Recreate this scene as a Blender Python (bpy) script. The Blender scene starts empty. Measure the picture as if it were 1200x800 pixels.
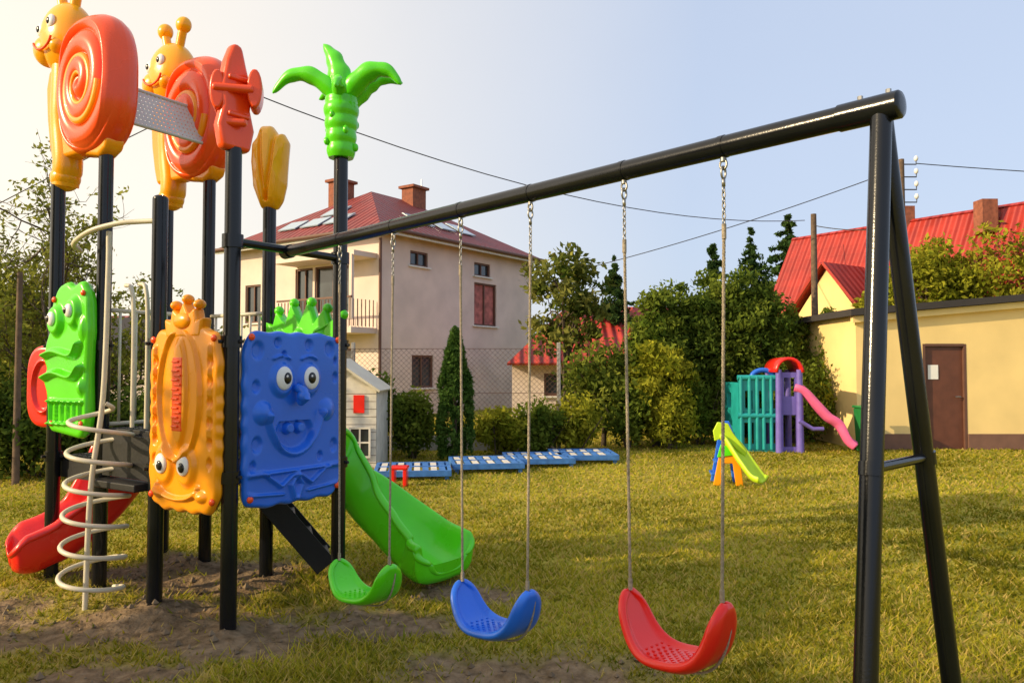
import bpy, math, random
import numpy as np
from mathutils import Vector, Matrix
random.seed(7); rng=np.random.default_rng(7)
scene=bpy.context.scene
scene.view_settings.view_transform='Standard'
scene.view_settings.look='None'; scene.view_settings.exposure=0

# ------------------------------------------------------------------ materials
def nd(nt,t,**k):
    n=nt.nodes.new(t)
    for a,b in k.items(): setattr(n,a,b)
    return n
def mat(name,col,rough=.5,metal=0,var=.12,nscale=6,bump=0,bscale=40,coat=0,spec=.5,col2=None,detail=4):
    m=bpy.data.materials.new(name); m.use_nodes=True; nt=m.node_tree
    b=nt.nodes['Principled BSDF']
    tc=nd(nt,'ShaderNodeTexCoord'); n=nd(nt,'ShaderNodeTexNoise'); n.inputs['Scale'].default_value=nscale
    n.inputs['Detail'].default_value=detail; nt.links.new(tc.outputs['Object'],n.inputs['Vector'])
    r=nd(nt,'ShaderNodeValToRGB'); r.color_ramp.elements[0].position=.3; r.color_ramp.elements[1].position=.7
    c2=col2 if col2 else tuple(min(1,c*(1+var)) for c in col)
    r.color_ramp.elements[0].color=(*[c*(1-var) for c in col],1); r.color_ramp.elements[1].color=(*c2,1)
    nt.links.new(n.outputs['Fac'],r.inputs['Fac']); nt.links.new(r.outputs['Color'],b.inputs['Base Color'])
    mr=nd(nt,'ShaderNodeMapRange'); mr.inputs['To Min'].default_value=max(.02,rough*.8); mr.inputs['To Max'].default_value=min(1,rough*1.25)
    nt.links.new(n.outputs['Fac'],mr.inputs['Value']); nt.links.new(mr.outputs['Result'],b.inputs['Roughness'])
    b.inputs['Metallic'].default_value=metal; b.inputs['Coat Weight'].default_value=coat
    b.inputs['Specular IOR Level'].default_value=spec
    if bump:
        n2=nd(nt,'ShaderNodeTexNoise'); n2.inputs['Scale'].default_value=bscale; n2.inputs['Detail'].default_value=5
        nt.links.new(tc.outputs['Object'],n2.inputs['Vector'])
        bp=nd(nt,'ShaderNodeBump'); bp.inputs['Strength'].default_value=bump; bp.inputs['Distance'].default_value=.01
        nt.links.new(n2.outputs['Fac'],bp.inputs['Height']); nt.links.new(bp.outputs['Normal'],b.inputs['Normal'])
    return m
def attr_mat(name,transl=.3):
    m=bpy.data.materials.new(name); m.use_nodes=True; nt=m.node_tree
    nt.nodes.remove(nt.nodes['Principled BSDF']); o=nt.nodes['Material Output']
    a=nd(nt,'ShaderNodeAttribute'); a.attribute_name='Col'
    b=nd(nt,'ShaderNodeBsdfDiffuse'); nt.links.new(a.outputs['Color'],b.inputs['Color'])
    t=nd(nt,'ShaderNodeBsdfTranslucent'); nt.links.new(a.outputs['Color'],t.inputs['Color'])
    mx=nd(nt,'ShaderNodeMixShader'); mx.inputs[0].default_value=transl
    nt.links.new(b.outputs[0],mx.inputs[1]); nt.links.new(t.outputs[0],mx.inputs[2]); nt.links.new(mx.outputs[0],o.inputs['Surface'])
    return m
def roof_mat(name,col):
    m=mat(name,col,rough=.5,var=.22,nscale=1.5); nt=m.node_tree; b=nt.nodes['Principled BSDF']
    uv=nd(nt,'ShaderNodeUVMap'); s=nd(nt,'ShaderNodeSeparateXYZ'); nt.links.new(uv.outputs[0],s.inputs[0])
    def mth(op,a,bv):
        x=nd(nt,'ShaderNodeMath',operation=op)
        if isinstance(a,(int,float)): x.inputs[0].default_value=a
        else: nt.links.new(a,x.inputs[0])
        if isinstance(bv,(int,float)): x.inputs[1].default_value=bv
        else: nt.links.new(bv,x.inputs[1])
        return x.outputs[0]
    u=mth('MULTIPLY',s.outputs[0],2*math.pi/.3); su=mth('SINE',u,0)
    v=mth('FRACT',mth('MULTIPLY',s.outputs[1],1/.36),0)
    h=mth('ADD',mth('MULTIPLY',su,.8),mth('MULTIPLY',v,1.1))
    bp=nd(nt,'ShaderNodeBump'); bp.inputs['Strength'].default_value=1; bp.inputs['Distance'].default_value=.05
    nt.links.new(h,bp.inputs['Height']); nt.links.new(bp.outputs['Normal'],b.inputs['Normal'])
    return m
M={}
M['black']=mat('black_powder_coat',(.006,.007,.01),.18,.0,bump=.05,bscale=200,coat=.0,spec=.45)
M['blackm']=mat('black_deck',(.02,.02,.022),.5,.0,bump=.2,spec=.3)
P_=dict(var=.08,nscale=3,bump=.06,bscale=90,coat=.22,spec=.45)
M['blue']=mat('blue_plastic',(.018,.15,.74),.28,**P_)
M['orange']=mat('orange_plastic',(.98,.34,.004),.28,**P_)
M['yellow']=mat('yellow_orange_plastic',(.99,.42,.004),.28,**P_)
M['redor']=mat('orange_red_plastic',(.94,.085,.010),.26,**P_)
M['red']=mat('red_plastic',(.86,.02,.012),.28,**P_)
M['green']=mat('green_plastic',(.10,.68,.008),.28,**P_)
M['dgreen']=mat('dark_green_plastic',(.02,.2,.05),.4)
M['white']=mat('white_plastic',(.82,.82,.8),.3,var=.03)
M['pupil']=mat('black_plastic',(.01,.01,.012),.2,var=0)
M['cream']=mat('cream_painted_steel',(.66,.60,.46),.4,var=.08)
M['galv']=mat('galvanised_steel',(.38,.37,.35),.4,.9,var=.2,nscale=30)
M['rope']=mat('beige_twisted_rope',(.38,.32,.24),.95,var=.3,nscale=80,bump=.6,bscale=300,spec=.1)
M['perf']=mat('perforated_panel_grey',(.55,.54,.52),.5,var=.05)
M['plaster']=mat('cream_plaster',(.69,.57,.50),.9,var=.10,nscale=1.2,bump=.3,bscale=60)
M['plaster2']=mat('yellow_plaster',(.88,.66,.28),.9,var=.10,nscale=1.0,bump=.3,bscale=60)
M['plinth']=mat('brown_plinth',(.19,.10,.07),.9)
M['roof']=roof_mat('red_metal_tile_roof',(.38,.03,.02))
M['roofd']=roof_mat('dark_red_tile_roof',(.22,.032,.028))
M['brick']=mat('chimney_brick',(.27,.09,.05),.9,var=.3,nscale=9,bump=.5)
M['glass']=mat('window_glass',(.035,.045,.055),.08,var=.4,nscale=1.5,spec=.8)
M['curtain']=mat('red_curtain',(.40,.13,.11),.8,var=.5,nscale=4)
M['frame']=mat('window_frame_brown',(.13,.06,.04),.6)
M['framew']=mat('window_frame_white',(.7,.7,.66),.5)
M['door']=mat('brown_door',(.13,.045,.025),.45,var=.15)
M['darkroof']=mat('bitumen_roof',(.04,.035,.035),.8)
M['conc']=mat('weathered_concrete',(.36,.34,.31),.95,var=.2,bump=.5)
M['wood']=mat('weathered_wood',(.13,.085,.055),.9,var=.35,nscale=12,bump=.5)
M['bark']=mat('tree_bark',(.09,.065,.045),.95,var=.35,nscale=14,bump=.8)
M['solar']=mat('skylight_panel',(.35,.45,.55),.12,var=.05,spec=.8)
M['teal']=mat('teal_plastic',(.015,.33,.33),.4)
M['purple']=mat('purple_plastic',(.17,.13,.48),.4)
M['pink']=mat('pink_plastic',(.8,.14,.33),.4)
M['lime']=mat('lime_plastic',(.5,.72,.02),.4)
M['cable']=mat('black_cable',(.02,.02,.02),.6)
M['bpaint']=mat('blue_painted_wood',(.05,.18,.5),.6,var=.25,nscale=10)
M['wpaint']=mat('white_painted_wood',(.68,.64,.56),.6,var=.15,nscale=6)
M['leaf']=attr_mat('foliage',.3)
M['grass']=attr_mat('grass_blades',.4)

# ------------------------------------------------------------------ mesh helpers
def mk(name,V,F,m,parent=None,smooth=False,bevel=0,cols=None,sub=0,solid=0,uv=None):
    me=bpy.data.meshes.new(name)
    V=np.asarray(V,dtype=np.float64)
    if isinstance(F,np.ndarray):
        n,k=F.shape
        me.vertices.add(len(V)); me.vertices.foreach_set('co',V.astype(np.float32).ravel())
        me.loops.add(n*k); me.loops.foreach_set('vertex_index',F.astype(np.int32).ravel())
        me.polygons.add(n); me.polygons.foreach_set('loop_start',np.arange(0,n*k,k,dtype=np.int32))
        me.update(calc_edges=True); me.validate()
    else:
        me.from_pydata([tuple(v) for v in V],[],[tuple(f) for f in F]); me.update()
    if cols is not None:
        a=me.color_attributes.new('Col','FLOAT_COLOR','POINT')
        c=np.ones((len(V),4),dtype=np.float32); c[:,:3]=cols; a.data.foreach_set('color',c.ravel())
    if uv is not None:
        l=me.uv_layers.new(name='UVMap'); l.data.foreach_set('uv',np.asarray(uv,dtype=np.float32).ravel())
    if smooth: me.polygons.foreach_set('use_smooth',np.ones(len(me.polygons),dtype=bool))
    if m is not None: me.materials.append(M[m] if isinstance(m,str) else m)
    ob=bpy.data.objects.new(name,me); scene.collection.objects.link(ob)
    if solid:
        s=ob.modifiers.new('s','SOLIDIFY'); s.thickness=solid; s.offset=0
    if bevel:
        bv=ob.modifiers.new('b','BEVEL'); bv.width=bevel; bv.segments=3; bv.limit_method='ANGLE'; bv.angle_limit=math.radians(35)
        me.polygons.foreach_set('use_smooth',np.ones(len(me.polygons),dtype=bool))
        ob.modifiers.new('wn','WEIGHTED_NORMAL')
    if sub:
        ss=ob.modifiers.new('ss','SUBSURF'); ss.levels=sub; ss.render_levels=sub
    if parent is not None:
        ob.parent=parent; ob.matrix_parent_inverse=Matrix.Translation(-Vector(parent.location))
    return ob
def grp(name,loc):
    e=bpy.data.objects.new(name,None); e.location=loc; e.empty_display_size=.2; scene.collection.objects.link(e); return e
def frame(o,right,up=(0,0,1)):
    r=Vector(right).normalized(); u=Vector(up); n=r.cross(u).normalized(); u=n.cross(r).normalized()
    m=np.eye(4); m[:3,0]=r; m[:3,1]=u; m[:3,2]=n; m[:3,3]=o
    return m   # local x = right, y = up, z = outward normal
I4=np.eye(4)
def T(m,V):
    V=np.asarray(V,float); return V@m[:3,:3].T+m[:3,3]
def boxVF(c,s):
    x,y,z=c; a,b,d=s[0]/2,s[1]/2,s[2]/2
    V=[(x+i*a,y+j*b,z+k*d) for i in(-1,1) for j in(-1,1) for k in(-1,1)]
    F=[(0,1,3,2),(4,6,7,5),(0,4,5,1),(2,3,7,6),(0,2,6,4),(1,5,7,3)]
    return V,F
def box(name,c,s,m,p,fm=I4,bevel=0):
    V,F=boxVF(c,s); return mk(name,T(fm,V),F,m,p,bevel=bevel)
def tubeVF(P,R,seg=12,closed=False):
    P=[Vector(p) for p in P]; n=len(P)
    if not hasattr(R,'__len__'): R=[R]*n
    V=[];F=[]
    t0=(P[1]-P[0]).normalized(); ref=Vector((0,0,1)) if abs(t0.z)<.9 else Vector((1,0,0))
    a=t0.cross(ref).normalized()
    for i in range(n):
        t=(P[min(i+1,n-1)]-P[max(i-1,0)]).normalized()
        a=(a-t*a.dot(t)).normalized(); b=t.cross(a)
        for j in range(seg):
            th=2*math.pi*j/seg; V.append(P[i]+(a*math.cos(th)+b*math.sin(th))*R[i])
    for i in range(n-1):
        for j in range(seg):
            F.append((i*seg+j,i*seg+(j+1)%seg,(i+1)*seg+(j+1)%seg,(i+1)*seg+j))
    F.append(tuple(range(seg))[::-1]); F.append(tuple(range((n-1)*seg,n*seg)))
    return [tuple(v) for v in V],F
def tube(name,P,R,m,p,seg=12,fm=None):
    if fm is not None: P=T(fm,P)
    V,F=tubeVF(P,R,seg)
    ob=mk(name,V,F,m,p,smooth=True)
    md=ob.modifiers.new('e','EDGE_SPLIT'); md.split_angle=math.radians(50)
    return ob
def cr(P,n=8):
    P=[np.array(p,float) for p in P]; P=[2*P[0]-P[1]]+P+[2*P[-1]-P[-2]]; out=[]
    for i in range(1,len(P)-2):
        for k in range(n):
            t=k/n; a,b,c,d=P[i-1:i+3]
            out.append(.5*((2*b)+(-a+c)*t+(2*a-5*b+4*c-d)*t*t+(-a+3*b-3*c+d)*t**3))
    out.append(P[-2]); return [tuple(o) for o in out]
def ell(name,c,r,m,p,fm=I4,seg=24,rings=14):
    V=[];F=[]
    for i in range(rings+1):
        ph=math.pi*i/rings
        for j in range(seg):
            th=2*math.pi*j/seg
            V.append((c[0]+r[0]*math.sin(ph)*math.cos(th),c[1]+r[1]*math.sin(ph)*math.sin(th),c[2]+r[2]*math.cos(ph)))
    for i in range(rings):
        for j in range(seg):
            F.append((i*seg+j,(i+1)*seg+j,(i+1)*seg+(j+1)%seg,i*seg+(j+1)%seg))
    return mk(name,T(fm,V),F,m,p,smooth=True)
def prism(name,poly,z0,z1,m,p,fm=I4,bevel=0):
    n=len(poly); V=[(x,y,z0) for x,y in poly]+[(x,y,z1) for x,y in poly]
    F=[tuple(range(n))[::-1],tuple(range(n,2*n))]+[(i,(i+1)%n,n+(i+1)%n,n+i) for i in range(n)]
    ob=mk(name,T(fm,V),F,m,p,bevel=bevel); return ob
def multi(name,parts,m,p,bevel=0,smooth=False,fm=None):
    V=[];F=[]
    for v,f in parts:
        o=len(V); V+= [tuple(q) for q in v]; F+=[tuple(i+o for i in g) for g in f]
    if fm is not None: V=T(fm,V)
    return mk(name,V,F,m,p,bevel=bevel,smooth=smooth)
def ray_outline(poly,th,c=(0,0)):
    P=np.array(poly,float)-np.array(c); Q=np.roll(P,-1,0); out=np.zeros_like(th)
    for k,t in enumerate(th):
        d=np.array([math.cos(t),math.sin(t)]); best=0
        e=Q-P; den=d[0]*(-e[:,1])-d[1]*(-e[:,0])
        with np.errstate(all='ignore'):
            s=(P[:,0]*(-e[:,1])-P[:,1]*(-e[:,0]))/den
            u=(d[0]*P[:,1]-d[1]*P[:,0])/den
        ok=(u>=-1e-9)&(u<=1+1e-9)&(s>0)
        if ok.any(): best=s[ok].max()
        out[k]=best
    return out
def superell(a,b,n,th):
    return 1/((np.abs(np.cos(th))/a)**n+(np.abs(np.sin(th))/b)**n)**(1/n)
def relief(name,R,hf,thick,m,p,fm,c=(0,0),edge=.04,nr=70):
    """moulded plastic part: star outline R(theta), front height field hf(x,y)"""
    nt=len(R); th=np.linspace(0,2*np.pi,nt,endpoint=False)
    rr=np.linspace(0,1,nr+1)[1:]**.85
    X=(rr[:,None]*R[None,:]*np.cos(th)); Y=(rr[:,None]*R[None,:]*np.sin(th))
    dist=(1-rr)[:,None]*R[None,:]
    q=np.clip(dist/edge,0,1); e=np.sqrt(1-(1-q)**2)
    Z=thick/2*e + hf(X,Y)*np.clip(dist/edge-.3,0,1)
    Zb=-thick/2*e
    V=[(c[0],c[1],thick/2+float(hf(np.array([0.]),np.array([0.]))[0]))]
    front=np.stack([X+c[0],Y+c[1],Z],-1).reshape(-1,3)
    back=np.stack([X+c[0],Y+c[1],Zb],-1)[::6]
    if (nr-1)%6!=0: back=np.concatenate([back,np.stack([X+c[0],Y+c[1],Zb],-1)[-1:]],0)
    nb=len(back)
    Va=np.concatenate([np.array(V),front,back.reshape(-1,3),[[c[0],c[1],-thick/2]]],0)
    j=np.arange(nt); j2=(j+1)%nt
    quads=[]
    for i in range(nr-1):
        a=1+i*nt; b=1+(i+1)*nt
        quads.append(np.stack([a+j,b+j,b+j2,a+j2],-1))
    ob=1+nr*nt
    for i in range(nb-1):
        a=ob+i*nt; b=ob+(i+1)*nt
        quads.append(np.stack([a+j,a+j2,b+j2,b+j],-1))
    F=[tuple(q) for q in np.concatenate(quads,0).tolist()]
    F+=[(0,1+k,1+(k+1)%nt) for k in range(nt)]
    last=len(Va)-1
    F+=[(last,ob+(k+1)%nt,ob+k) for k in range(nt)]
    return mk(name,T(fm,Va),F,m,p,smooth=True)
def bump(x,y,cx,cy,rx,ry,h,p=1.0):
    d=((x-cx)/rx)**2+((y-cy)/ry)**2
    return h*np.clip(1-d,0,1)**p
def plateau(x,y,cx,cy,rx,ry,h,s=.2):
    d=np.sqrt(((x-cx)/rx)**2+((y-cy)/ry)**2); t=np.clip((1-d)/s,0,1); return h*t*t*(3-2*t)
def line(x,y,pts,w,h):
    D=np.full(np.shape(x),9.)
    for (ax,ay),(bx,by) in zip([p[:2] for p in pts[:-1]],[p[:2] for p in pts[1:]]):
        dx,dy=bx-ax,by-ay; t=np.clip(((x-ax)*dx+(y-ay)*dy)/(dx*dx+dy*dy+1e-9),0,1)
        D=np.minimum(D,np.hypot(x-ax-t*dx,y-ay-t*dy))
    t=np.clip(1-D/w,0,1); return h*t*t*(3-2*t)
def arc(cx,cy,rx,ry,a0,a1,n=14):
    return [(cx+rx*math.cos(math.radians(a0+(a1-a0)*i/n)),cy+ry*math.sin(math.radians(a0+(a1-a0)*i/n))) for i in range(n+1)]

# ------------------------------------------------------------------ noise + ground
def vnoise(x,y,s,seed=0):
    x=np.asarray(x,float)/s; y=np.asarray(y,float)/s
    xi=np.floor(x); yi=np.floor(y); fx=x-xi; fy=y-yi
    fx=fx*fx*(3-2*fx); fy=fy*fy*(3-2*fy)
    def h(a,b):
        v=np.sin(a*127.1+b*311.7+seed*74.7)*43758.5453; return v-np.floor(v)
    return (h(xi,yi)*(1-fx)+h(xi+1,yi)*fx)*(1-fy)+(h(xi,yi+1)*(1-fx)+h(xi+1,yi+1)*fx)*fy
POST={'P6':(-1.67,4.57,2.91),'P3':(-2.29,4.97,2.69),'P2':(-2.86,5.37,3.09),'P1':(-3.36,5.65,3.01),
      'P8':(-1.19,5.30,3.07),'P7':(-1.81,5.70,2.79),'P5':(-2.42,6.10,3.09),'P4':(-2.88,6.38,3.05)}
def soil(x,y):
    m=np.zeros(np.shape(x))
    for cx,cy,rx,ry,a in [(-2.3,4.75,1.6,.65,1.15),(-3.7,5.0,1.6,.6,1.1),(-1.6,4.5,.5,.33,1.7),(-2.3,4.95,.35,.25,1.4),(.1,4.0,.85,.5,1.35),(-.75,4.85,.6,.38,1.15),(-2.4,5.9,1.4,.8,1.1),(2.6,3.6,.5,.2,1.1),(.75,3.1,.4,.25,.8),(-.35,5.5,.6,.35,1.0),(-2.2,4.0,.8,.3,.8)]:
        m=np.maximum(m,a*np.clip(1.25-np.sqrt(((x-cx)/rx)**2+((y-cy)/ry)**2),0,1))
    n=.6*vnoise(x,y,.45,3)+.4*vnoise(x,y,.13,5)
    return np.clip((m+ (n-.5)*1.2 -.33)*1.8,0,1)
def gz(x,y):
    near=np.exp(-((np.hypot(x,y)/16)**2))
    z=near*((vnoise(x,y,1.3,1)-.5)*.05+(vnoise(x,y,.35,2)-.5)*.02)
    for k,(px,py,_) in POST.items(): z=z+.07*np.exp(-((x-px)**2+(y-py)**2)/.07)
    z=z-.05*np.exp(-((x-.05)**2/.4+(y-4.0)**2/.1))
    s=soil(x,y); z=z+s*((vnoise(x,y,.12,9)-.5)*.045+(vnoise(x,y,.05,8)-.5)*.02)
    return z
def axis(lo,hi,st,far):
    a=list(np.arange(lo,hi,st)); s=st; v=a[-1]
    up=[]
    while v<far: s*=1.25; v+=s; up.append(v)
    s=st; v=a[0]; dn=[]
    while v>-far: s*=1.25; v-=s; dn.append(v)
    return np.array(dn[::-1]+a+up)
ax=axis(-5,4,.035,700); ay=axis(1.6,9,.035,700)
GX,GY=np.meshgrid(ax,ay); Z=gz(GX,GY); nx,ny=len(ax),len(ay)
V=np.stack([GX,GY,Z],-1).reshape(-1,3)
ii,jj=np.meshgrid(np.arange(nx-1),np.arange(ny-1)); b=(jj*nx+ii).ravel()
F=np.stack([b,b+1,b+1+nx,b+nx],-1)
sm=soil(GX,GY).ravel()
gm=bpy.data.materials.new('lawn_ground'); gm.use_nodes=True; nt=gm.node_tree; bs=nt.nodes['Principled BSDF']; bs.inputs['Roughness'].default_value=.95; bs.inputs['Specular IOR Level'].default_value=.1
tc=nd(nt,'ShaderNodeTexCoord')
def noise(sc,d=6):
    n=nd(nt,'ShaderNodeTexNoise'); n.inputs['Scale'].default_value=sc; n.inputs['Detail'].default_value=d; nt.links.new(tc.outputs['Object'],n.inputs['Vector']); return n
def ramp(n,cs):
    r=nd(nt,'ShaderNodeValToRGB'); e=r.color_ramp.elements
    while len(e)<len(cs): e.new(.5)
    for i,(p,c) in enumerate(cs): e[i].position=p; e[i].color=(*c,1)
    nt.links.new(n.outputs['Fac'],r.inputs['Fac']); return r
g1=ramp(noise(9,8),[(.3,(.14,.14,.02)),(.5,(.32,.28,.04)),(.7,(.46,.38,.07))])
g2=ramp(noise(.5,5),[(.35,(.22,.23,.03)),(.65,(.48,.40,.06))])
mx=nd(nt,'ShaderNodeMixRGB'); mx.inputs[0].default_value=.5; nt.links.new(g1.outputs[0],mx.inputs[1]); nt.links.new(g2.outputs[0],mx.inputs[2])
so=ramp(noise(14,8),[(.3,(.11,.075,.042)),(.5,(.21,.145,.085)),(.72,(.30,.215,.13))])
at=nd(nt,'ShaderNodeAttribute'); at.attribute_name='Col'
m2=nd(nt,'ShaderNodeMixRGB'); nt.links.new(at.outputs['Fac'],m2.inputs[0]); nt.links.new(mx.outputs[0],m2.inputs[1]); nt.links.new(so.outputs[0],m2.inputs[2])
nt.links.new(m2.outputs[0],bs.inputs['Base Color'])
bp=nd(nt,'ShaderNodeBump'); bp.inputs['Strength'].default_value=.9; bp.inputs['Distance'].default_value=.03
nt.links.new(noise(30,8).outputs['Fac'],bp.inputs['Height']); nt.links.new(bp.outputs[0],bs.inputs['Normal'])
mk('ground',V,F,gm,None,smooth=True,cols=np.repeat(sm[:,None],3,1))

# grass
N=310000
d=2.0*(24/2.0)**(rng.random(N)**.95); th=(rng.random(N)-.5)*math.radians(90)
x=d*np.sin(th); y=d*np.cos(th)
keep=(soil(x,y)<rng.random(N)*.95+.08)&~((y>15)&(x>6.6))
x=x[keep]; y=y[keep]; d=d[keep]; n=len(x); z=gz(x,y)
tall=vnoise(x,y,.3,11)*vnoise(x,y,1.4,12)
h=(.014+.026*rng.random(n)+.07*tall*rng.random(n)); w=.0016+.0011*d
a=rng.random(n)*2*np.pi; lean=(rng.random((n,2))-.5)*2.8*h[:,None]
A=np.stack([x-np.cos(a)*w,y-np.sin(a)*w,z-.004],-1); B=np.stack([x+np.cos(a)*w,y+np.sin(a)*w,z-.004],-1)
C=np.stack([x+lean[:,0],y+lean[:,1],z+h],-1)
V=np.stack([A,B,C],1).reshape(-1,3); F=np.arange(3*n).reshape(-1,3)
t=rng.random(n)[:,None]; pt=(vnoise(x,y,1.7,14)[:,None]*.45+vnoise(x,y,.6,16)[:,None]*.3+vnoise(x,y,.22,15)[:,None]*.25); pt=np.clip((pt-.5)*1.7+.5,0,1)
col=(np.array([[.22,.27,.02]])*(1-t)+np.array([[.58,.48,.045]])*t)*(.5+.95*pt)
dry=(rng.random(n)<(.06+.38*pt[:,0]))[:,None]; col=np.where(dry,np.array([[.68,.51,.15]]),col)
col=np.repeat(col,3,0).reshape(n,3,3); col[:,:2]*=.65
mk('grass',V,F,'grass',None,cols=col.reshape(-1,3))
parts=[]
k=0
while k<520:
    px,py=rng.uniform(-4.5,3),rng.uniform(3,6.5)
    if float(soil(np.array(px),np.array(py)))<.6: continue
    k+=1; r=.006+.02*rng.random()**3; zz=float(gz(np.array(px),np.array(py)))
    o=np.array([[1,0,0],[-1,0,0],[0,1,0],[0,-1,0],[0,0,1],[0,0,-1]])*r*(1+.4*rng.random((6,1)))
    parts.append((o+np.array([px,py,zz+r*.3]),[(0,2,4),(2,1,4),(1,3,4),(3,0,4),(2,0,5),(1,2,5),(3,1,5),(0,3,5)]))
multi('soil_clods',parts,mat('soil_clod',(.19,.135,.08),.95,var=.3),None)

# ------------------------------------------------------------------ foliage
def leaves(centres,rads,per,size,c0,c1):
    C=np.asarray(centres); K=len(C); n=K*per
    R=np.repeat(np.asarray(rads),per,0).reshape(n,-1)
    ctr=np.repeat(C,per,0); off=rng.normal(size=(n,3)); off/=np.linalg.norm(off,axis=1)[:,None]+1e-9
    off*=(rng.random(n)**.5)[:,None]; P=ctr+off*R
    u=rng.normal(size=(n,3)); u/=np.linalg.norm(u,axis=1)[:,None]
    w=rng.normal(size=(n,3)); v=np.cross(u,w); v/=np.linalg.norm(v,axis=1)[:,None]
    s=(size*(.6+.8*rng.random(n)))[:,None]
    Q=np.stack([P-u*s,P+v*s*.45,P+u*s,P-v*s*.45],1).reshape(-1,3)
    cl=np.repeat(rng.random(K),per); t=np.clip(cl*.7+.3*rng.random(n)+.15*off[:,2],0,1)[:,None]
    col=np.array([c0])*(1-t)+np.array([c1])*t; col*= (.75+.5*rng.random((n,1)))
    return Q,np.repeat(col,4,0)
def clumps(c,r,K,shell=.5):
    o=rng.normal(size=(K,3)); o/=np.linalg.norm(o,axis=1)[:,None]
    o*=(shell+(1-shell)*rng.random(K))[:,None]
    return np.array(c)+o*np.array(r)
def tree(name,base,h,crown_r,crown_z0,K=60,per=90,size=.06,c0=(.03,.055,.012),c1=(.09,.13,.03),trunk=.1,clr=.35,limbs=7,seed=0,shell=.45):
    g=grp(name,base); bx,by,bz=base
    cz=(crown_z0+h)/2; rz=(h-crown_z0)/2
    C=clumps((bx,by,cz),(crown_r*.85,crown_r*.85,rz*.85),K,shell)
    pts=cr([(bx,by,-.1),(bx+.05*h*rng.normal()*.2,by,h*.35),(bx+.03*rng.normal()*h,by+.02*h,h*.8)],4)
    parts=[tubeVF(pts,[trunk*(1-.8*i/(len(pts)-1)) for i in range(len(pts))],8)]
    for i in range(limbs):
        z0=crown_z0*.8+(h*.75-crown_z0*.8)*i/limbs; tgt=C[rng.integers(K)]
        k=min(len(pts)-1,int(z0/(h*.8)*(len(pts)-1))); s=Vector(pts[k]); e=Vector(tgt); mid=(s+e)/2+Vector((0,0,.08*h*rng.random()))
        q=cr([tuple(s),tuple(mid),tuple(e)],3); parts.append(tubeVF(q,[trunk*.45*(1-.8*j/(len(q)-1)) for j in range(len(q))],6))
    multi('trunk',parts,'bark',g,smooth=True)
    rad=clr*crown_r*(.6+.8*rng.random((K,1)))*np.array([[1,1,.75]])
    Q,col=leaves(C,rad,per,size,c0,c1); Q[:,2]=np.maximum(Q[:,2],.01)
    mk('crown',Q,np.arange(len(Q)).reshape(-1,4),'leaf',g,cols=col)
    return g
def conifer(name,base,h,r,z0=.3,tiers=30,c0=(.02,.05,.016),c1=(.075,.13,.035),size=.05,per=22):
    g=grp(name,base); bx,by,_=base
    V,F=tubeVF([(bx,by,-.1),(bx,by,h*.97)],[r*.08,.01],7); mk('trunk',V,F,'bark',g,smooth=True)
    C=[];R=[]
    for i in range(tiers):
        t=i/(tiers-1); z=z0+(h-z0)*t; rr=r*(1-t)**.8+.05; nb=max(3,int(9*(1-t)+3)); a0=rng.random()*6
        for j in range(nb):
            a=a0+2*math.pi*j/nb+rng.normal()*.25; L=rr*(.55+.6*rng.random()); zz=z+rng.normal()*.025*h
            for q in (.3,.6,.92):
                C.append((bx+math.cos(a)*L*q,by+math.sin(a)*L*q,zz-.3*L*q)); R.append((.2*rr+.04,.2*rr+.04,.13*rr+.05))
    Q,col=leaves(C,R,per,size,c0,c1); mk('crown',Q,np.arange(len(Q)).reshape(-1,4),'leaf',g,cols=col); return g
def arborvitae(name,base,h,r):
    g=grp(name,base); bx,by,_=base
    V,F=tubeVF([(bx,by,-.05),(bx,by,h*.9)],[.05,.01],7); mk('trunk',V,F,'bark',g)
    C=[];R=[]
    for i in range(420):
        t=rng.random()**.8; z=.05+h*t*.97; rr=r*math.sin(min(1,(1-t)*1.4+.05)*math.pi/2)*(.8+.25*rng.random()); a=rng.random()*6.28
        C.append((bx+math.cos(a)*rr*.85,by+math.sin(a)*rr*.85,z)); R.append((.06,.06,.13))
    Q,col=leaves(C,R,45,.032,(.03,.075,.014),(.10,.18,.035)); mk('crown',Q,np.arange(len(Q)).reshape(-1,4),'leaf',g,cols=col)
def bush(name,base,r,h,K=40,per=80,size=.05,c0=(.03,.06,.012),c1=(.11,.16,.03)):
    g=grp(name,base); bx,by,_=base
    parts=[]
    for i in range(6):
        e=(bx+rng.normal()*r*.4,by+rng.normal()*r*.4,h*.7); parts.append(tubeVF([(bx+rng.normal()*.05,by+rng.normal()*.05,-.05),e],[.02,.006],5))
    multi('stems',parts,'bark',g)
    C=clumps((bx,by,h*.52),(r*.85,r*.85,h*.42),K,.3)
    Q,col=leaves(C,np.array([[.3*r,.3*r,.22*h]])*(.6+.8*rng.random((K,1))),per,size,c0,c1)
    Q[:,2]=np.maximum(Q[:,2],.01)
    mk('foliage',Q,np.arange(len(Q)).reshape(-1,4),'leaf',g,cols=col)
G1=((.05,.09,.012),(.20,.25,.035)); G2=((.035,.07,.012),(.14,.19,.03)); G3=((.14,.17,.012),(.42,.40,.04))
arborvitae('arborvitae',(-.97,13.1,0),2.2,.36)
tree('fruit_tree',(1.15,17.5,0),4.7,1.15,1.6,K=60,per=60,size=.085,c0=G1[0],c1=(.26,.25,.06),trunk=.07,shell=.5,clr=.28,limbs=16)
tree('fruit_tree.001',(1.85,15.6,0),2.15,.95,.3,K=80,per=80,size=.06,c0=G1[0],c1=(.24,.26,.04),trunk=.06)
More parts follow.
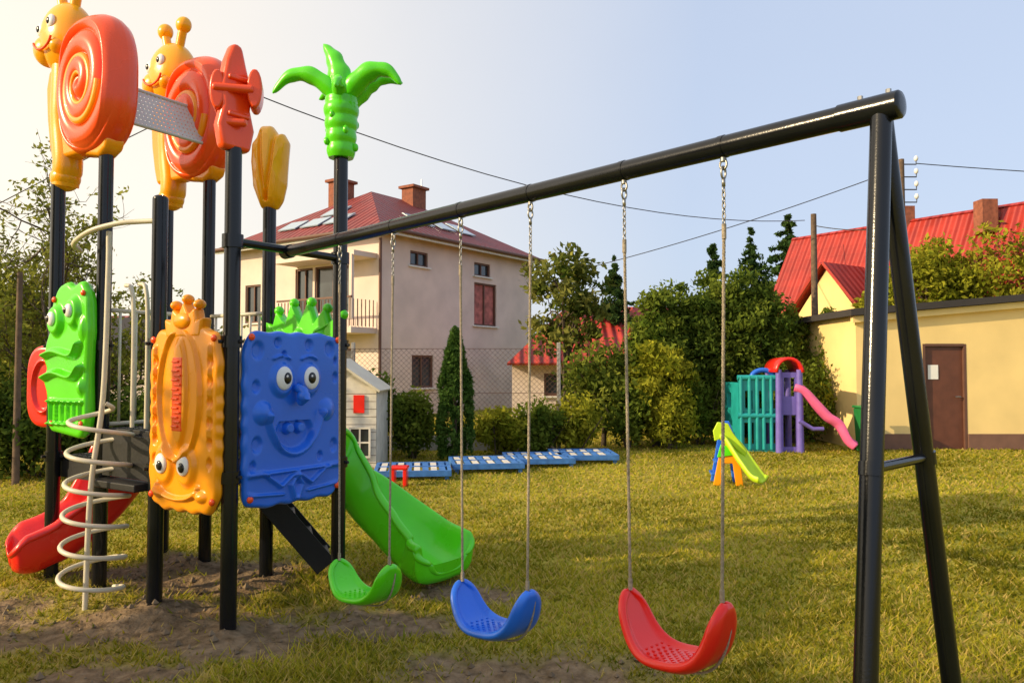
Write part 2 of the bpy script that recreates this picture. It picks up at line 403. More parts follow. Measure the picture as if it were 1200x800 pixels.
for i,(X,Y,H,R,g) in enumerate([(3.15,16.4,3.6,.85,G1),(3.8,16.8,3.9,.95,G2),(4.6,16.9,4.2,1.05,G1),(5.35,16.9,4.0,1.0,G2),(2.9,15.5,2.3,.8,G3),(5.9,17.6,3.6,1.0,G1),(6.7,18.6,3.2,1.0,G3),(7.7,18.4,3.2,.9,G1)]):
    tree('garden_tree' if i==0 else 'garden_tree.%03d'%i,(X,Y,0),H,R,.05,K=140,per=95,size=.06,c0=g[0],c1=g[1],trunk=.09,shell=.3,clr=.3)
conifer('spruce_tree',(5.95,19.0,0),4.75,1.5,size=.06,tiers=34)
conifer('spruce_tree.001',(3.4,25.5,0),5.0,1.4,size=.08)
conifer('spruce_tree.002',(11.2,31,0),7.7,2.3,size=.11)
conifer('spruce_tree.003',(4.9,18.6,0),4.5,1.1,size=.06)
for i,(X,Y,H,R) in enumerate([(11.2,20.6,5.3,1.4),(13.0,20,5.7,1.6),(9.9,20.8,4.0,1.0)]):
    tree('yellow_green_tree' if i==0 else 'yellow_green_tree.%03d'%i,(X,Y,0),H,R,1.4,K=110,per=90,size=.08,c0=G3[0],c1=G3[1],trunk=.12,shell=.5,clr=.3)
for i,(X,Y,R,H,g) in enumerate([(-1.75,13.5,.6,1.3,G1),(-2.6,13.9,.8,1.5,G2),(-.2,14.0,.5,.9,G3),(.5,14.3,.6,1.0,G1),(1.2,14.6,.6,1.0,G3),(2.3,15.2,.7,1.3,G1),(3.1,15.0,.6,1.2,G3),(3.9,15.9,.7,1.6,G1),
      (-4.0,14.0,.9,1.5,G2),(-5.4,13.8,1.0,1.6,G1),(5.9,16.1,.8,1.9,G1),(6.4,16.4,.6,1.6,G3),(7.0,17.0,.8,2.6,G1),(8.0,17.6,.9,2.4,G1)]):
    bush('bush' if i==0 else 'bush.%03d'%i,(X,Y,0),R,H,K=50,per=85,c0=g[0],c1=g[1])
for i,(X,Y,R,H) in enumerate([(-6.9,11.2,.9,1.5),(-5.9,11.5,.8,1.35),(-4.9,11.8,.8,1.25),(-8.0,11.2,1.0,1.7)]):
    bush('hedge_shrub' if i==0 else 'hedge_shrub.%03d'%i,(X,Y,0),R,H,K=65,per=90,c0=G2[0],c1=G2[1])
def twiggy(name,base,h,spread):
    g=grp(name,base); parts=[]; tips=[]
    def br(p,dv,L,r,lev):
        q=[Vector(p)]; dd=Vector(dv).normalized()
        for i in range(4):
            dd=(dd+Vector(rng.normal(size=3))*.13+Vector((0,0,.05))).normalized(); q.append(q[-1]+dd*L/4)
        parts.append(tubeVF(q,[r*(1-.6*i/4) for i in range(5)],5))
        if lev==0: tips.append(q[-1]); tips.append(q[2]); return
        for i in range(5 if lev>1 else 4):
            s=q[1+i%4]; nv=(dd+Vector(rng.normal(size=3))*spread).normalized(); br(s,nv,L*.62,r*.5,lev-1)
    br((base[0],base[1],-.1),(0,0,1),h*.5,.07,4)
    multi('branches',parts,'bark',g)
    C=np.array([tuple(t) for t in tips if t.z>.8]); dens=np.where(C[:,2]<3.2,.95,.45); C=C[rng.random(len(C))<dens]
    Q,col=leaves(C,np.full((len(C),3),.16),12,.045,(.12,.15,.02),(.34,.34,.06)); mk('leaves',Q,np.arange(len(Q)).reshape(-1,4),'leaf',g,cols=col)
twiggy('bare_branched_tree',(-7.3,12.3,0),5.4,.75)
twiggy('bare_branched_tree.001',(-8.3,13.5,0),5.0,.75)
tree('garden_tree.008',(-9.6,14.6,0),3.3,1.4,.2,K=90,per=80,size=.07,c0=G1[0],c1=G1[1],trunk=.08)
for i,(X,Y,H,R) in enumerate([(-8.6,1.0,5.6,1.5),(-8.8,-.9,6.1,1.8),(-8.6,-2.9,6.3,1.9)]):
    tree('shade_tree' if i==0 else 'shade_tree.%03d'%i,(X,Y,0),H,R,.6,K=80,per=110,size=.15,c0=G1[0],c1=G1[1],trunk=.15,shell=.15,clr=.42)
C=[];R=[]
for i in range(520):
    a=math.radians(-62+124*i/520+rng.normal()*.5); dd=60+rng.random()*14
    hh=3.2+2.2*float(vnoise(np.array(a*20),np.array(0.),1,4))
    for zz in (.2,.55,.85): C.append((dd*math.sin(a),dd*math.cos(a),hh*zz)); R.append((1.5,1.2,1.0))
Q,col=leaves(C,R,26,.32,(.05,.07,.025),(.12,.15,.05)); mk('distant_trees',Q,np.arange(len(Q)).reshape(-1,4),'leaf',None,cols=col)

# ------------------------------------------------------------------ buildings
def wall(name,fm,W,H,holes,m,p,dep=.14):
    xs=sorted({0,W}|{h[0] for h in holes}|{h[1] for h in holes}); ys=sorted({0,H}|{h[2] for h in holes}|{h[3] for h in holes})
    V=[];F=[]
    def q(*a): o=len(V); V.extend(a); F.append((o,o+1,o+2,o+3))
    for i in range(len(xs)-1):
        for j in range(len(ys)-1):
            cx=(xs[i]+xs[i+1])/2; cy=(ys[j]+ys[j+1])/2
            if any(h[0]<cx<h[1] and h[2]<cy<h[3] for h in holes): continue
            q((xs[i],ys[j],0),(xs[i+1],ys[j],0),(xs[i+1],ys[j+1],0),(xs[i],ys[j+1],0))
    for a,b,c,e in [h[:4] for h in holes]:
        q((a,c,0),(a,e,0),(a,e,-dep),(a,c,-dep)); q((b,c,-dep),(b,e,-dep),(b,e,0),(b,c,0))
        q((a,e,0),(b,e,0),(b,e,-dep),(a,e,-dep)); q((a,c,-dep),(b,c,-dep),(b,c,0),(a,c,0))
    mk(name,T(fm,V),F,m,p)
def window(fm,h,p,fr='frame',gl='glass',dep=.12,mull=1):
    a,b,c,e=h[:4]; t=.06; parts=[]
    for s in [((a+b)/2,c+t/2,b-a,t),((a+b)/2,e-t/2,b-a,t),(a+t/2,(c+e)/2,t,e-c-2*t),(b-t/2,(c+e)/2,t,e-c-2*t)]:
        parts.append(boxVF((s[0],s[1],-dep+.04),(s[2],s[3],.07)))
    for k in range(mull):
        x=a+(b-a)*(k+1)/(mull+1); parts.append(boxVF((x,(c+e)/2,-dep+.035),(.05,e-c-2*t,.05)))
    multi('window_frame',parts,fr,p,fm=fm)
    V=[(a,c,-dep),(b,c,-dep),(b,e,-dep),(a,e,-dep)]; mk('window_pane',T(fm,V),[(0,1,2,3)],gl,p)
    box('window_sill',((a+b)/2,c-.03,.03),(b-a+.16,.05,.12),'framew',p,fm)
def roofq(name,P,m,p,uv=None,thick=.08):
    P=[Vector(q) for q in P]; e=(P[1]-P[0]); L=e.length; e.normalize()
    nrm=e.cross(P[-1]-P[0]).normalized(); f=nrm.cross(e)
    U=[((q-P[0]).dot(e),(q-P[0]).dot(f)) for q in P]
    ob=mk(name,P,[tuple(range(len(P)))],m,p,uv=U); 
    s=ob.modifiers.new('s','SOLIDIFY'); s.thickness=thick; s.offset=-1 
    return ob
Cn=np.array([-4.2,24.4]); a_=np.array([.57,.82]); a_/=np.linalg.norm(a_); b_=np.array([-a_[1],a_[0]]); LA,LB=8.6,7.7
hs=grp('two_storey_house',(Cn[0],Cn[1],0)); H=6.0
def h3(i,j,z): q=Cn+a_*i+b_*j; return (q[0],q[1],z)
fA=frame(h3(0,0,0),(a_[0],a_[1],0)); 
fB=frame(h3(0,LB,0),(-b_[0],-b_[1],0))
hA=[(4.9,6.3,3.15,4.75),(1.4,2.3,5.0,5.5),(4.9,5.9,5.0,5.5),(1.5,2.6,.9,2.0)]
hB=[(.8,1.7,3.2,4.6),(3.6,4.5,2.95,5.0),(4.6,6.3,3.4,5.0),(5.0,6.6,.9,2.2),(1.4,2.6,.9,2.2)]
wall('wall_side',fA,LA,H,hA,'plaster',hs); wall('wall_front',fB,LB,H,hB,'plaster',hs)
window(fA,hA[0],hs,gl='curtain'); 
for w in hA[1:]: window(fA,w,hs)
for w in hB: window(fB,w,hs)
fC=frame(h3(LA,LB,0),(-a_[0],-a_[1],0)); wall('wall_back',fC,LA,H,[],'plaster',hs)
fD=frame(h3(LA,0,0),(b_[0],b_[1],0)); wall('wall_far',fD,LB,H,[],'plaster',hs)
o=.45; E=[h3(-o,-o,H),h3(LA+o,-o,H),h3(LA+o,LB+o,H),h3(-o,LB+o,H)]
r1=h3(3.4,LB/2,H+2.35); r2=h3(LA-3.4,LB/2,H+2.35)
roofq('roof_side',[E[0],E[1],r2,r1],'roofd',hs); roofq('roof_front',[E[3],E[0],r1],'roofd',hs)
roofq('roof_back',[E[2],E[3],r1,r2],'roofd',hs); roofq('roof_far',[E[1],E[2],r2],'roofd',hs)
box('eave_fascia',(LA/2,H-.1,o-.02),(LA+2*o,.17,.08),'framew',hs,fA); box('eave_fascia_front',(LB/2,H-.1,o-.02),(LB+2*o-.1,.17,.08),'framew',hs,fB)
tube('gutter',[h3(-o-.06,-o-.08,H-.05),h3(LA+o,-o-.08,H-.05)],.07,'frame',hs,8)
tube('gutter_front',[h3(-o-.08,-o-.06,H-.06),h3(-o-.08,LB+o,H-.06)],.07,'frame',hs,8)
tube('downpipe',[h3(-.08,-.08,H-.3),h3(-.08,-.08,.1)],.05,'frame',hs,8)
for (i,j,s) in [(3.0,LB*.66,.6),(5.4,LB*.45,.6)]:
    q=h3(i,j,H+2.0); fq=frame(q,(a_[0],a_[1],0)); box('chimney',(0,0,0),(s*1.3,1.5,s),'brick',hs,fq)
    box('chimney_cap',(0,.80,0),(s*1.6,.1,s*1.35),'brick',hs,fq)
tube('aerial',[h3(6.3,LB*.5,H+2),h3(6.3,LB*.5,H+3.4)],.025,'galv',hs,6)
def onslope(P0,P1,P2,s,t,w,h,off=.05):
    P0,P1,P2=map(Vector,(P0,P1,P2)); e=(P1-P0).normalized(); n=e.cross(P2-P0).normalized(); f=n.cross(e)
    o=P0+e*s+f*t+n*off; return [o,o+e*w,o+e*w+f*h,o+f*h]
for s,t in [(2.7,.9),(3.9,.9),(5.1,.9),(4.0,1.9)]: 
    q=onslope(E[3],E[0],r1,s,t,.95,.75,.06); mk('skylight',q,[(0,1,2,3)],'solar',hs,solid=.04)
for s in (3.0,4.2,5.4):
    q=onslope(E[0],E[1],r2,s,1.2,.8,1.0,.06); mk('skylight',q,[(0,1,2,3)],'solar',hs,solid=.04)
box('balcony_slab',(5.75,2.75,.55),(3.6,.18,1.1),'plaster',hs,fB); 
box('canopy',(5.6,5.15,.5),(3.9,.16,1.0),'plaster',hs,fB)
pr=[]
for i in range(22): pr.append(boxVF((4.05+i*.162,3.3,1.06),(.025,.85,.025)))
pr.append(boxVF((5.75,3.78,1.06),(3.55,.06,.06)))
for i in range(6): pr.append(boxVF((7.5,3.3,.1+i*.17),(.025,.85,.025)))
multi('balcony_railing',pr,'frame',hs,fm=fB)
box('balcony_post',(7.45,4.1,1.0),(.12,2.0,.1),'plaster',hs,fB)

lh=grp('red_roof_cottage',(2,25,0))
wall('wall_front',frame((.0,24,0),(1,-.02,0)),5.5,1.75,[(1,2,.7,1.4),(3,4,.7,1.4)],'plaster',lh)
window(frame((.0,24,0),(1,-.02,0)),(1,2,.7,1.4),lh); window(frame((.0,24,0),(1,-.02,0)),(3,4,.7,1.4),lh)
wall('wall_side',frame((.0,28,0),(0,-1,0)),4,1.75,[],'plaster',lh)
roofq('roof',[(-.15,23.2,1.72),(5.6,23.2,1.72),(5.6,26.2,3.65),(1.85,26.2,3.65)],'roof',lh)
roofq('roof_hip',[(-.15,29.2,1.72),(-.15,23.2,1.72),(1.85,26.2,3.65)],'roof',lh)

rh=grp('red_roof_house',(9,24,0))
R1=Vector((9.7,26.4,6.05)); rd=Vector((.57,-.82,0)).normalized(); nn=Vector((-.82,-.57,0)); R2=R1+rd*9.5
E1=R1+nn*2.2-Vector((0,0,3.7)); E2=R2+nn*2.2-Vector((0,0,3.7)); B1=R1-nn*2.6-Vector((0,0,3.2)); B2=R2-nn*2.6-Vector((0,0,3.2))
roofq('roof_slope',[E1,E2,R2,R1],'roof',rh,thick=.12); roofq('roof_back',[B2,B1,R1,R2],'roof',rh,thick=.12)
w1=E1-nn*.35+rd*.3
wall('wall_front',frame((w1.x,w1.y,0),tuple(rd)),9,2.9,[(1,2.2,1.0,2.2),(4,5.2,1,2.2)],'plaster2',rh)
g0=B1+nn*.2+rd*.3; 
mk('gable_wall',[(g0.x,g0.y,0),(w1.x,w1.y,0),(w1.x,w1.y,2.7),tuple(R1+rd*.3-Vector((0,0,.25))),(g0.x,g0.y,2.9)],[(0,1,2,3,4)],'plaster2',rh)
dm=R1+rd*3.0+nn*1.1; 
pv=[dm+nn*1.6-rd*1.5-Vector((0,0,3.6)),dm+nn*1.6+rd*1.5-Vector((0,0,3.6)),dm+nn*1.6-Vector((0,0,1.6))]
mk('front_gable',[tuple(pv[0]),tuple(pv[1]),tuple(pv[2])],[(0,1,2)],'plaster2',rh)
roofq('gable_roof_left',[tuple(pv[0]+nn*.25-rd*.2),tuple(pv[0]-nn*2.5-rd*.2),tuple(pv[2]-nn*2.5+Vector((0,0,.15))),tuple(pv[2]+nn*.25+Vector((0,0,.15)))],'roof',rh)
roofq('gable_roof_right',[tuple(pv[1]-nn*2.5+rd*.2),tuple(pv[1]+nn*.25+rd*.2),tuple(pv[2]+nn*.25+Vector((0,0,.15))),tuple(pv[2]-nn*2.5+Vector((0,0,.15)))],'roof',rh)
q=R1+rd*6.4+nn*.5; box('chimney',(q.x,q.y,5.7),(.42,.42,.9),'brick',rh)
q=R1+rd*3.9; box('chimney_rear',(q.x,q.y,6.1),(.42,.42,.7),'brick',rh)

gg=grp('yellow_garage',(9,15,0))
fg=frame((6.72,15,0),(1,0,0))
def top(x): return 2.62+.088*x
V=[(0,0,0),(1.3,0,0),(1.3,top(1.3),0),(0,top(0),0),(1.3,2.05,0),(2.15,2.05,0),(2.15,top(2.15),0),(2.15,0,0),(6.2,0,0),(6.2,top(6.2),0),
   (1.3,0,-.12),(1.3,2.05,-.12),(2.15,2.05,-.12),(2.15,0,-.12)]
F=[(0,1,4,2,3),(4,5,6,2),(7,8,9,6,5),(1,10,11,4),(4,11,12,5),(5,12,13,7)]
mk('front_wall',T(fg,V),F,'plaster2',gg)
mk('side_wall',[(6.72,15,0),(6.72,15,top(0)),(6.72,20,top(0)),(6.72,20,0)],[(0,1,2,3)],'plaster2',gg)
prism('roof_slab',[(-.18,top(0)-.03),(6.4,top(6.4)-.03),(6.4,top(6.4)+.10),(-.18,top(0)+.10)],-5,.22,'darkroof',gg,fg)
prism('roof_drip_edge',[(-.1,top(0)-.16),(6.3,top(6.3)-.16),(6.3,top(6.3)-.04),(-.1,top(0)-.04)],.0,.12,'plaster2',gg,fg)
box('plinth',(.65,.15,.015),(1.3,.3,.03),'plinth',gg,fg); box('plinth_right',(4.18,.15,.015),(4.05,.3,.03),'plinth',gg,fg)
box('door_leaf',(1.725,1.0,-.08),(.85,2.0,.05),'door',gg,fg,bevel=.006)
box('door_frame_l',(1.325,1.02,-.03),(.05,2.05,.07),'frame',gg,fg); box('door_frame_r',(2.125,1.02,-.03),(.05,2.05,.07),'frame',gg,fg); box('door_frame_top',(1.725,2.03,-.028),(.75,.05,.07),'frame',gg,fg)
box('door_notice',(1.52,1.5,-.045),(.2,.28,.01),'white',gg,fg)
tube('door_handle',[(2.03,1.02,-.05),(2.03,1.02,.0),(1.93,1.02,.0)],.012,'galv',gg,8,fg)

for nm,X,Y,W_,H_,rm in [('distant_house',-21,32,7,2.4,'roofd'),('distant_shed',-13.5,27,3.2,2.0,'solar')]:
    g=grp(nm,(X,Y,0)); wall('wall_front',frame((X-W_/2,Y,0),(1,0,0)),W_,H_,[(W_*.3,W_*.45,.9,1.8)],'plaster',g)
    window(frame((X-W_/2,Y,0),(1,0,0)),(W_*.3,W_*.45,.9,1.8),g)
    roofq('roof',[(X-W_/2-.3,Y-.4,H_),(X+W_/2+.3,Y-.4,H_),(X+W_/2+.3,Y+2.5,H_+1.5),(X-W_/2-.3,Y+2.5,H_+1.5)],rm if rm!='solar' else 'darkroof',g)
    wall('wall_side',frame((X+W_/2,Y,0),(0,1,0)),5,H_,[],'plaster',g)

fe=grp('chain_link_fence',(-2,14.8,0)); parts=[]
for i in range(6): parts.append(boxVF((-9+i*1.98,14.8,1.02),(.07,.07,2.1)))
multi('posts',parts,'conc',fe,bevel=.01)
parts=[]; L=9.9; hh=1.65
def wire(p0,p1,r=.0028): return tubeVF([p0,p1],r,4)
s=-hh
while s<L:
    x0,x1=max(s,0),min(s+hh,L)
    parts.append(wire((-9+x0,14.74,.3+(x0-s)),(-9+x1,14.74,.3+(x1-s))))
    parts.append(wire((-9+x0,14.735,.3+hh-(x0-s)),(-9+x1,14.735,.3+hh-(x1-s)))); s+=.1
for zz in (.3,1.1,1.95): parts.append(wire((-9,14.73,zz),(.9,14.73,zz),.005))
multi('wire_mesh',parts,'frame',fe)
box('base_slab',(-4.05,14.8,.14),(9.8,.06,.28),'conc',fe)
def pole(name,x,y,h,arm,r=.12):
    g=grp(name,(x,y,0)); tube('shaft',[(x,y,-.2),(x,y,h)],[r,r*.7],'wood',g,10)
    if arm:
        for k in range(4):
            zz=h-.12-.3*k; tube('bracket',[(x,y,zz),(x+.35,y,zz),(x+.35,y,zz+.12)],.015,'cable',g,6); ell('insulator',(x+.35,y,zz+.14),(.05,.05,.07),'white',g,seg=10,rings=6)
pole('utility_pole',7.9,20,5.6,False,.1); pole('utility_pole.001',9.2,18,6.5,True,.09); pole('wooden_fence_pole',-6.75,10.5,2.9,False,.05)
pole('utility_pole.002',-5.02,13.8,6.75,False,.07)
def cable(name,a,b,sag,r=.012):
    a,b=Vector(a),Vector(b); P=[tuple(a.lerp(b,t/16)-Vector((0,0,sag*4*(t/16)*(1-t/16)))) for t in range(17)]
    g=grp(name,tuple(a)); tube('wire',P,r,'cable',g,5)
cable('overhead_cable',(-5.0,13.8,6.68),(9.2,24,6.2),.75,.012); cable('overhead_cable.001',(2.4,22,4.5),(9.2,18,6.3),.12)
cable('overhead_cable.002',(9.55,18,6.4),(24,18,6.0),.2); cable('overhead_cable.004',(-13,14,2.6),(-5.02,13.8,6.7),-.1,.01)
cable('overhead_cable.003',(9.2,18,4.9),(7.9,20,5.3),.1)

# ------------------------------------------------------------------ swing set
ss=grp('swing_set',(1.05,2.18,0))
bn=Vector((1.06,2.18,2.34)); bf=Vector((-1.45,4.93,2.34)); bd=(bf-bn).normalized()
tube('beam',[bn-bd*.04,bf],.0365,'black',ss,32); tube('beam_sleeve',[bn-bd*.05,bn+bd*.12],.0405,'black',ss,32)
tube('beam_end_cap',[bn-bd*.05,bn-bd*.055,bn-bd*.058],[.0405,.036,.02],'black',ss,32)
f1=Vector((.775,1.80,0)); f2=Vector((1.43,2.40,0))
tube('leg_front',[bn+(f1-bn)*.005,f1+Vector((0,0,-.1))],.0295,'black',ss,32); tube('leg_rear',[bn+(f2-bn)*.005,f2+Vector((0,0,-.1))],.0275,'black',ss,32)
tube('brace',[bn+(f1-bn)*.43,bn+(f2-bn)*.43],.014,'black',ss,16)
for f,r in ((f1,.0312),(f2,.0292)):
    c=bn+(f-bn)*.43; dv=(f-bn).normalized(); tube('brace_clamp',[c-dv*.018,c+dv*.018],r,'black',ss,24)
for dx in (-.02,.06): 
    c=bn+bd*dx+Vector((0,0,.039)); tube('bolt',[c,c+Vector((0,0,.012))],.008,'galv',ss,6)
P6=Vector((-1.67,4.57,0)); P8=Vector((-1.19,5.30,0))
tube('cross_bar',[P6+Vector((0,0,2.35)),P8+Vector((0,0,2.35))],.026,'black',ss,18)
for q in (P6,P8): tube('cross_bar_clamp',[q+Vector((0,0,2.31)),q+Vector((0,0,2.39))],.062,'black',ss,24)
tube('beam_joint',[bf-bd*.05,bf+bd*.03],.044,'black',ss,24)
def torus(c,R,r,ax,elong=1.0,up=Vector((0,0,1)),n=14,m=6):
    ax=Vector(ax).normalized(); s=ax.cross(up).normalized(); V=[];F=[]
    c=Vector(c)
    for i in range(n):
        th=2*math.pi*i/n; ctr=c+s*R*math.cos(th)+up*R*elong*math.sin(th); dr=(s*math.cos(th)+up*math.sin(th)).normalized()
        for j in range(m):
            ph=2*math.pi*j/m; V.append(tuple(ctr+dr*r*math.cos(ph)+ax*r*math.sin(ph)))
    for i in range(n):
        for j in range(m): F.append((i*m+j,((i+1)%n)*m+j,((i+1)%n)*m+(j+1)%m,i*m+(j+1)%m))
    return V,F
def swing(name,t0,t1,z0,z1,colr,drop):
    a=bn+(bf-bn)*t0; b=bn+(bf-bn)*t1; g=grp(name,tuple((a+b)/2))
    perp=Vector((bd.y,-bd.x,0)); tips=[Vector((a.x,a.y,z0)),Vector((b.x,b.y,z1))]
    for q,tip in zip((a,b),tips):
        tip=tip+ (b-a).normalized()*(.02 if q is a else -.02)
        tube('hanger_strap',[q-bd*.011,q+bd*.011],.0385,'black',g,24)
        tube('hanger_eye_bolt',[q-Vector((0,0,.03)),q-Vector((0,0,.05))],.011,'galv',g,10)
        parts=[torus(q-Vector((0,0,.06)),.013,.0042,perp,1.3),torus(q-Vector((0,0,.088)),.013,.004,bd,1.6),
               tubeVF([q-Vector((0,0,.105)),q-Vector((0,0,.135))],.0065,8)]
        z=q.z-.145
        for k in range(7):
            parts.append(torus((q.x,q.y,z),.006,.0026,perp if k%2 else bd,1.9,m=5,n=10)); z-=.018
        multi('snap_hook_and_links',parts,'galv',g,smooth=True)
        top_=Vector((q.x,q.y,z+.01))
        Ln=(top_-tip).length; n=int(Ln/.005)
        for ph in (0,2.094,4.189):
            P=[]
            for i in range(n+1):
                p=top_.lerp(tip,i/n); w=ph+i*.005*2*math.pi/.032; P.append(tuple(p+Vector((math.cos(w)*.003,math.sin(w)*.003,0))))
            tube('rope_strand',P,.0034,'rope',g,5)
        tube('rope_ferrule',[tip+Vector((0,0,.0)),tip+Vector((0,0,.04))],.0085,'rope',g,8)
        tube('rope_whipping',[top_-Vector((0,0,.05)),top_],.008,'rope',g,8)
    s=(tips[1]-tips[0]); L=s.length; sd=s.normalized(); up=perp.cross(sd) 
    if up.z<0: up=-up
    nu,nv=52,14; V=[];F=[]; Wm=.115
    ctr=(tips[0]+tips[1])/2
    def cen(u):
        x=u*L*.5*(1+.2*(1-abs(u)**2)*abs(u)); 
        zz=drop*(-1+abs(u)**3.4)
        return x,zz
    for i in range(nu+1):
        u=-1+2*i/nu; x,zz=cen(u); x2,z2=cen(min(1,u+.02)); x1,z1_=cen(max(-1,u-.02))
        tx,tz=x2-x1,z2-z1_; l=math.hypot(tx,tz); nxn,nzn=-tz/l,tx/l
        w=Wm*(1-.45*abs(u)**2.0)*math.sqrt(max(0,1-(max(0,abs(u)-.86)/.14)**2))+.004
        for j in range(nv+1):
            v=-1+2*j/nv; lip=.022*max(0,abs(v)-.65)/.35
            P=ctr+sd*(x+nxn*lip)+up*(zz+nzn*lip)+perp*(v*w); V.append(tuple(P))
    for i in range(nu):
        for j in range(nv):
            k=i*(nv+1)+j; F.append((k,k+1,k+nv+2,k+nv+1))
    ob=mk('seat',V,F,colr,g,smooth=True,solid=.03); sb=ob.modifiers.new('s2','SUBSURF'); sb.levels=1; sb.render_levels=1
    parts=[]
    for i in range(-6,7):
        for j in (-2,-1,0,1,2):
            u=i*.08; x,zz=cen(u); c=ctr+sd*x+up*(zz+.015)+perp*(j*.03+(.015 if i%2 else 0)-.0075); parts.append(tubeVF([c,c+up*.004],.0065,8))
    multi('grip_studs',parts,colr,g)
    P=[]
    for i in range(25):
        u=-1+2*i/24; x,zz=cen(u*.97); P.append(tuple(ctr+sd*x*1.02+up*(zz-.024-.012*(1-abs(u)))+perp*.02))
    tube('under_rope',P,.005,'rope',g,6)
swing('swing',.139,.2537,.82,.78,'red',.225)
swing('swing.001',.391,.519,.66,.61,'blue',.2)
swing('swing.002',.672,.82,.57,.50,'green',.195)

# ------------------------------------------------------------------ play tower
tw=grp('playground_tower',(-2.3,5.4,0))
for k,(x_,y_,h_) in POST.items():
    tube('post_'+k[1],[(x_,y_,-.15),(x_,y_,h_)],.048,'black',tw,28)
    for zz in (.95,1.75):
        tube('clamp',[(x_,y_,zz-.035),(x_,y_,zz+.035)],.06,'black',tw,24)
        th=math.atan2(-y_,-x_)
        for da in (-1.2,.9):
            c=(x_+math.cos(th+da)*.06,y_+math.sin(th+da)*.06,zz); tube('bolt',[c,(c[0]+math.cos(th+da)*.02,c[1]+math.sin(th+da)*.02,zz)],.011,'blackm',tw,8)
for k in ('P3',): x_,y_,h_=POST[k]; ell('cap',(x_,y_,h_),(.048,.048,.03),'black',tw)
V2=lambda k: Vector((POST[k][0],POST[k][1],0))
u_=Vector((-.842,.540,0)).normalized(); v_=Vector((.55,.836,0)).normalized(); nB=Vector((v_.y,-v_.x,0))
def deck(name,ks,z):
    c=sum((V2(k) for k in ks),Vector())/4
    fm=frame((c.x,c.y,z),tuple(-u_)); 
    multi(name,[boxVF((0,0,0),(.66,.05,.78))],'blackm',tw,bevel=.005,fm=fm)
    parts=[]
    for i in range(9):
        for j in range(9): parts.append(boxVF((-.28+.07*i,.027,-.34+.085*j),(.03,.006,.05)))
    multi(name+'_treads',parts,'black',tw,fm=fm)
    box(name+'_skirt',(0,-.06,.385),(.68,.13,.02),'blackm',tw,fm); box(name+'_skirt',(0,-.06,-.385),(.68,.13,.02),'blackm',tw,fm)
deck('deck_right',('P6','P3','P8','P7'),.92); deck('deck_mid',('P3','P2','P5','P7'),1.15); deck('deck_left',('P2','P1','P4','P5'),.92)
# ---- blue panel
mid=(V2('P6')+V2('P8'))/2+nB*.035
fm=frame((mid.x,mid.y,1.28),tuple(v_))
th=np.linspace(0,2*np.pi,320,endpoint=False)
R=superell(.39,.54,9,th); R*=1+.01*np.sin(th*22)
sm_l=arc(-.01,.10,.22,.32,194,346)
def hb(x,y):
    z=line(x,y,sm_l,.034,.036)
    z+=plateau(x,y,-.01,-.10,.16,.14,-.03,.25)*(y<-.02)
    z+=plateau(x,y,-.055,-.065,.04,.04,.045,.35)+plateau(x,y,.035,-.065,.04,.04,.045,.35)
    z+=plateau(x,y,-.12,.24,.105,.12,.026,.35)+plateau(x,y,.10,.24,.105,.12,.026,.35)
    z+=bump(x,y,-.26,.04,.075,.075,.04)+bump(x,y,.25,.04,.075,.075,.04)
    for cx,cy,r in [(-.3,.42,.05),(.28,.44,.045),(-.31,.2,.035),(.33,.25,.03),(-.3,-.15,.045),(.32,-.2,.04),(-.15,.47,.03),(.1,.46,.035),(-.33,-.28,.03),(.2,-.26,.028),(-.1,.4,.02),(.33,.36,.02)]:
        z+=plateau(x,y,cx,cy,r,r*1.3,-.02,.5)
    z+=line(x,y,[(-.36,-.33),(.36,-.33)],.018,.026)
    z+=line(x,y,[(-.25,-.33),(-.12,-.42),(0,-.34),(.12,-.42),(.26,-.33)],.018,.028)
    z+=line(x,y,[(0,-.36),(-.04,-.42),(0,-.52)],.024,.028)+line(x,y,[(0,-.36),(.05,-.42),(0,-.52)],.024,.028)
    z+=line(x,y,[(-.36,-.45),(-.1,-.47)],.014,.018)+line(x,y,[(.36,-.45),(.1,-.47)],.014,.018)
    z+=line(x,y,arc(-.12,.25,.12,.14,60,120),.014,.02)+line(x,y,arc(.10,.25,.12,.14,60,120),.014,.02)
    return z
relief('smiling_panel_blue',R,hb,.07,'blue',tw,fm,edge=.03,nr=120)
def eye(fm,x,y,r,p,zz,look=(0.01,0),pr=.5,asp=1.15,m='white'):
    ell('eye_white',(x,y,zz),(r,r*asp,.022),m,p,fm); ell('eye_pupil',(x+look[0],y+look[1],zz+.017),(r*pr,r*pr*asp,.012),'pupil',p,fm)
    ell('eye_glint',(x+look[0]-r*.15,y+look[1]+r*.2,zz+.028),(r*.13,r*.13,.004),'white',p,fm,10,6)
eye(fm,-.12,.25,.062,tw,.062,asp=1.2); eye(fm,.10,.25,.062,tw,.062,(-.01,0),asp=1.2)
tube('nose',[(-.01,.19,.05),(.0,.165,.10),(.0,.13,.12),(.0,.10,.07)],[.028,.032,.034,.03],'blue',tw,14,fm)
ell('nose_tip',(.0,.135,.1),(.045,.04,.04),'blue',tw,fm)
def bolts(fm,pts,z,m='redor'):
    for x,y in pts: ell('bolt_cap',(x,y,z),(.022,.022,.014),m,tw,fm,14,8)
bolts(fm,[(-.35,.5),(.35,.5),(-.35,-.47),(.35,-.47)],.04)
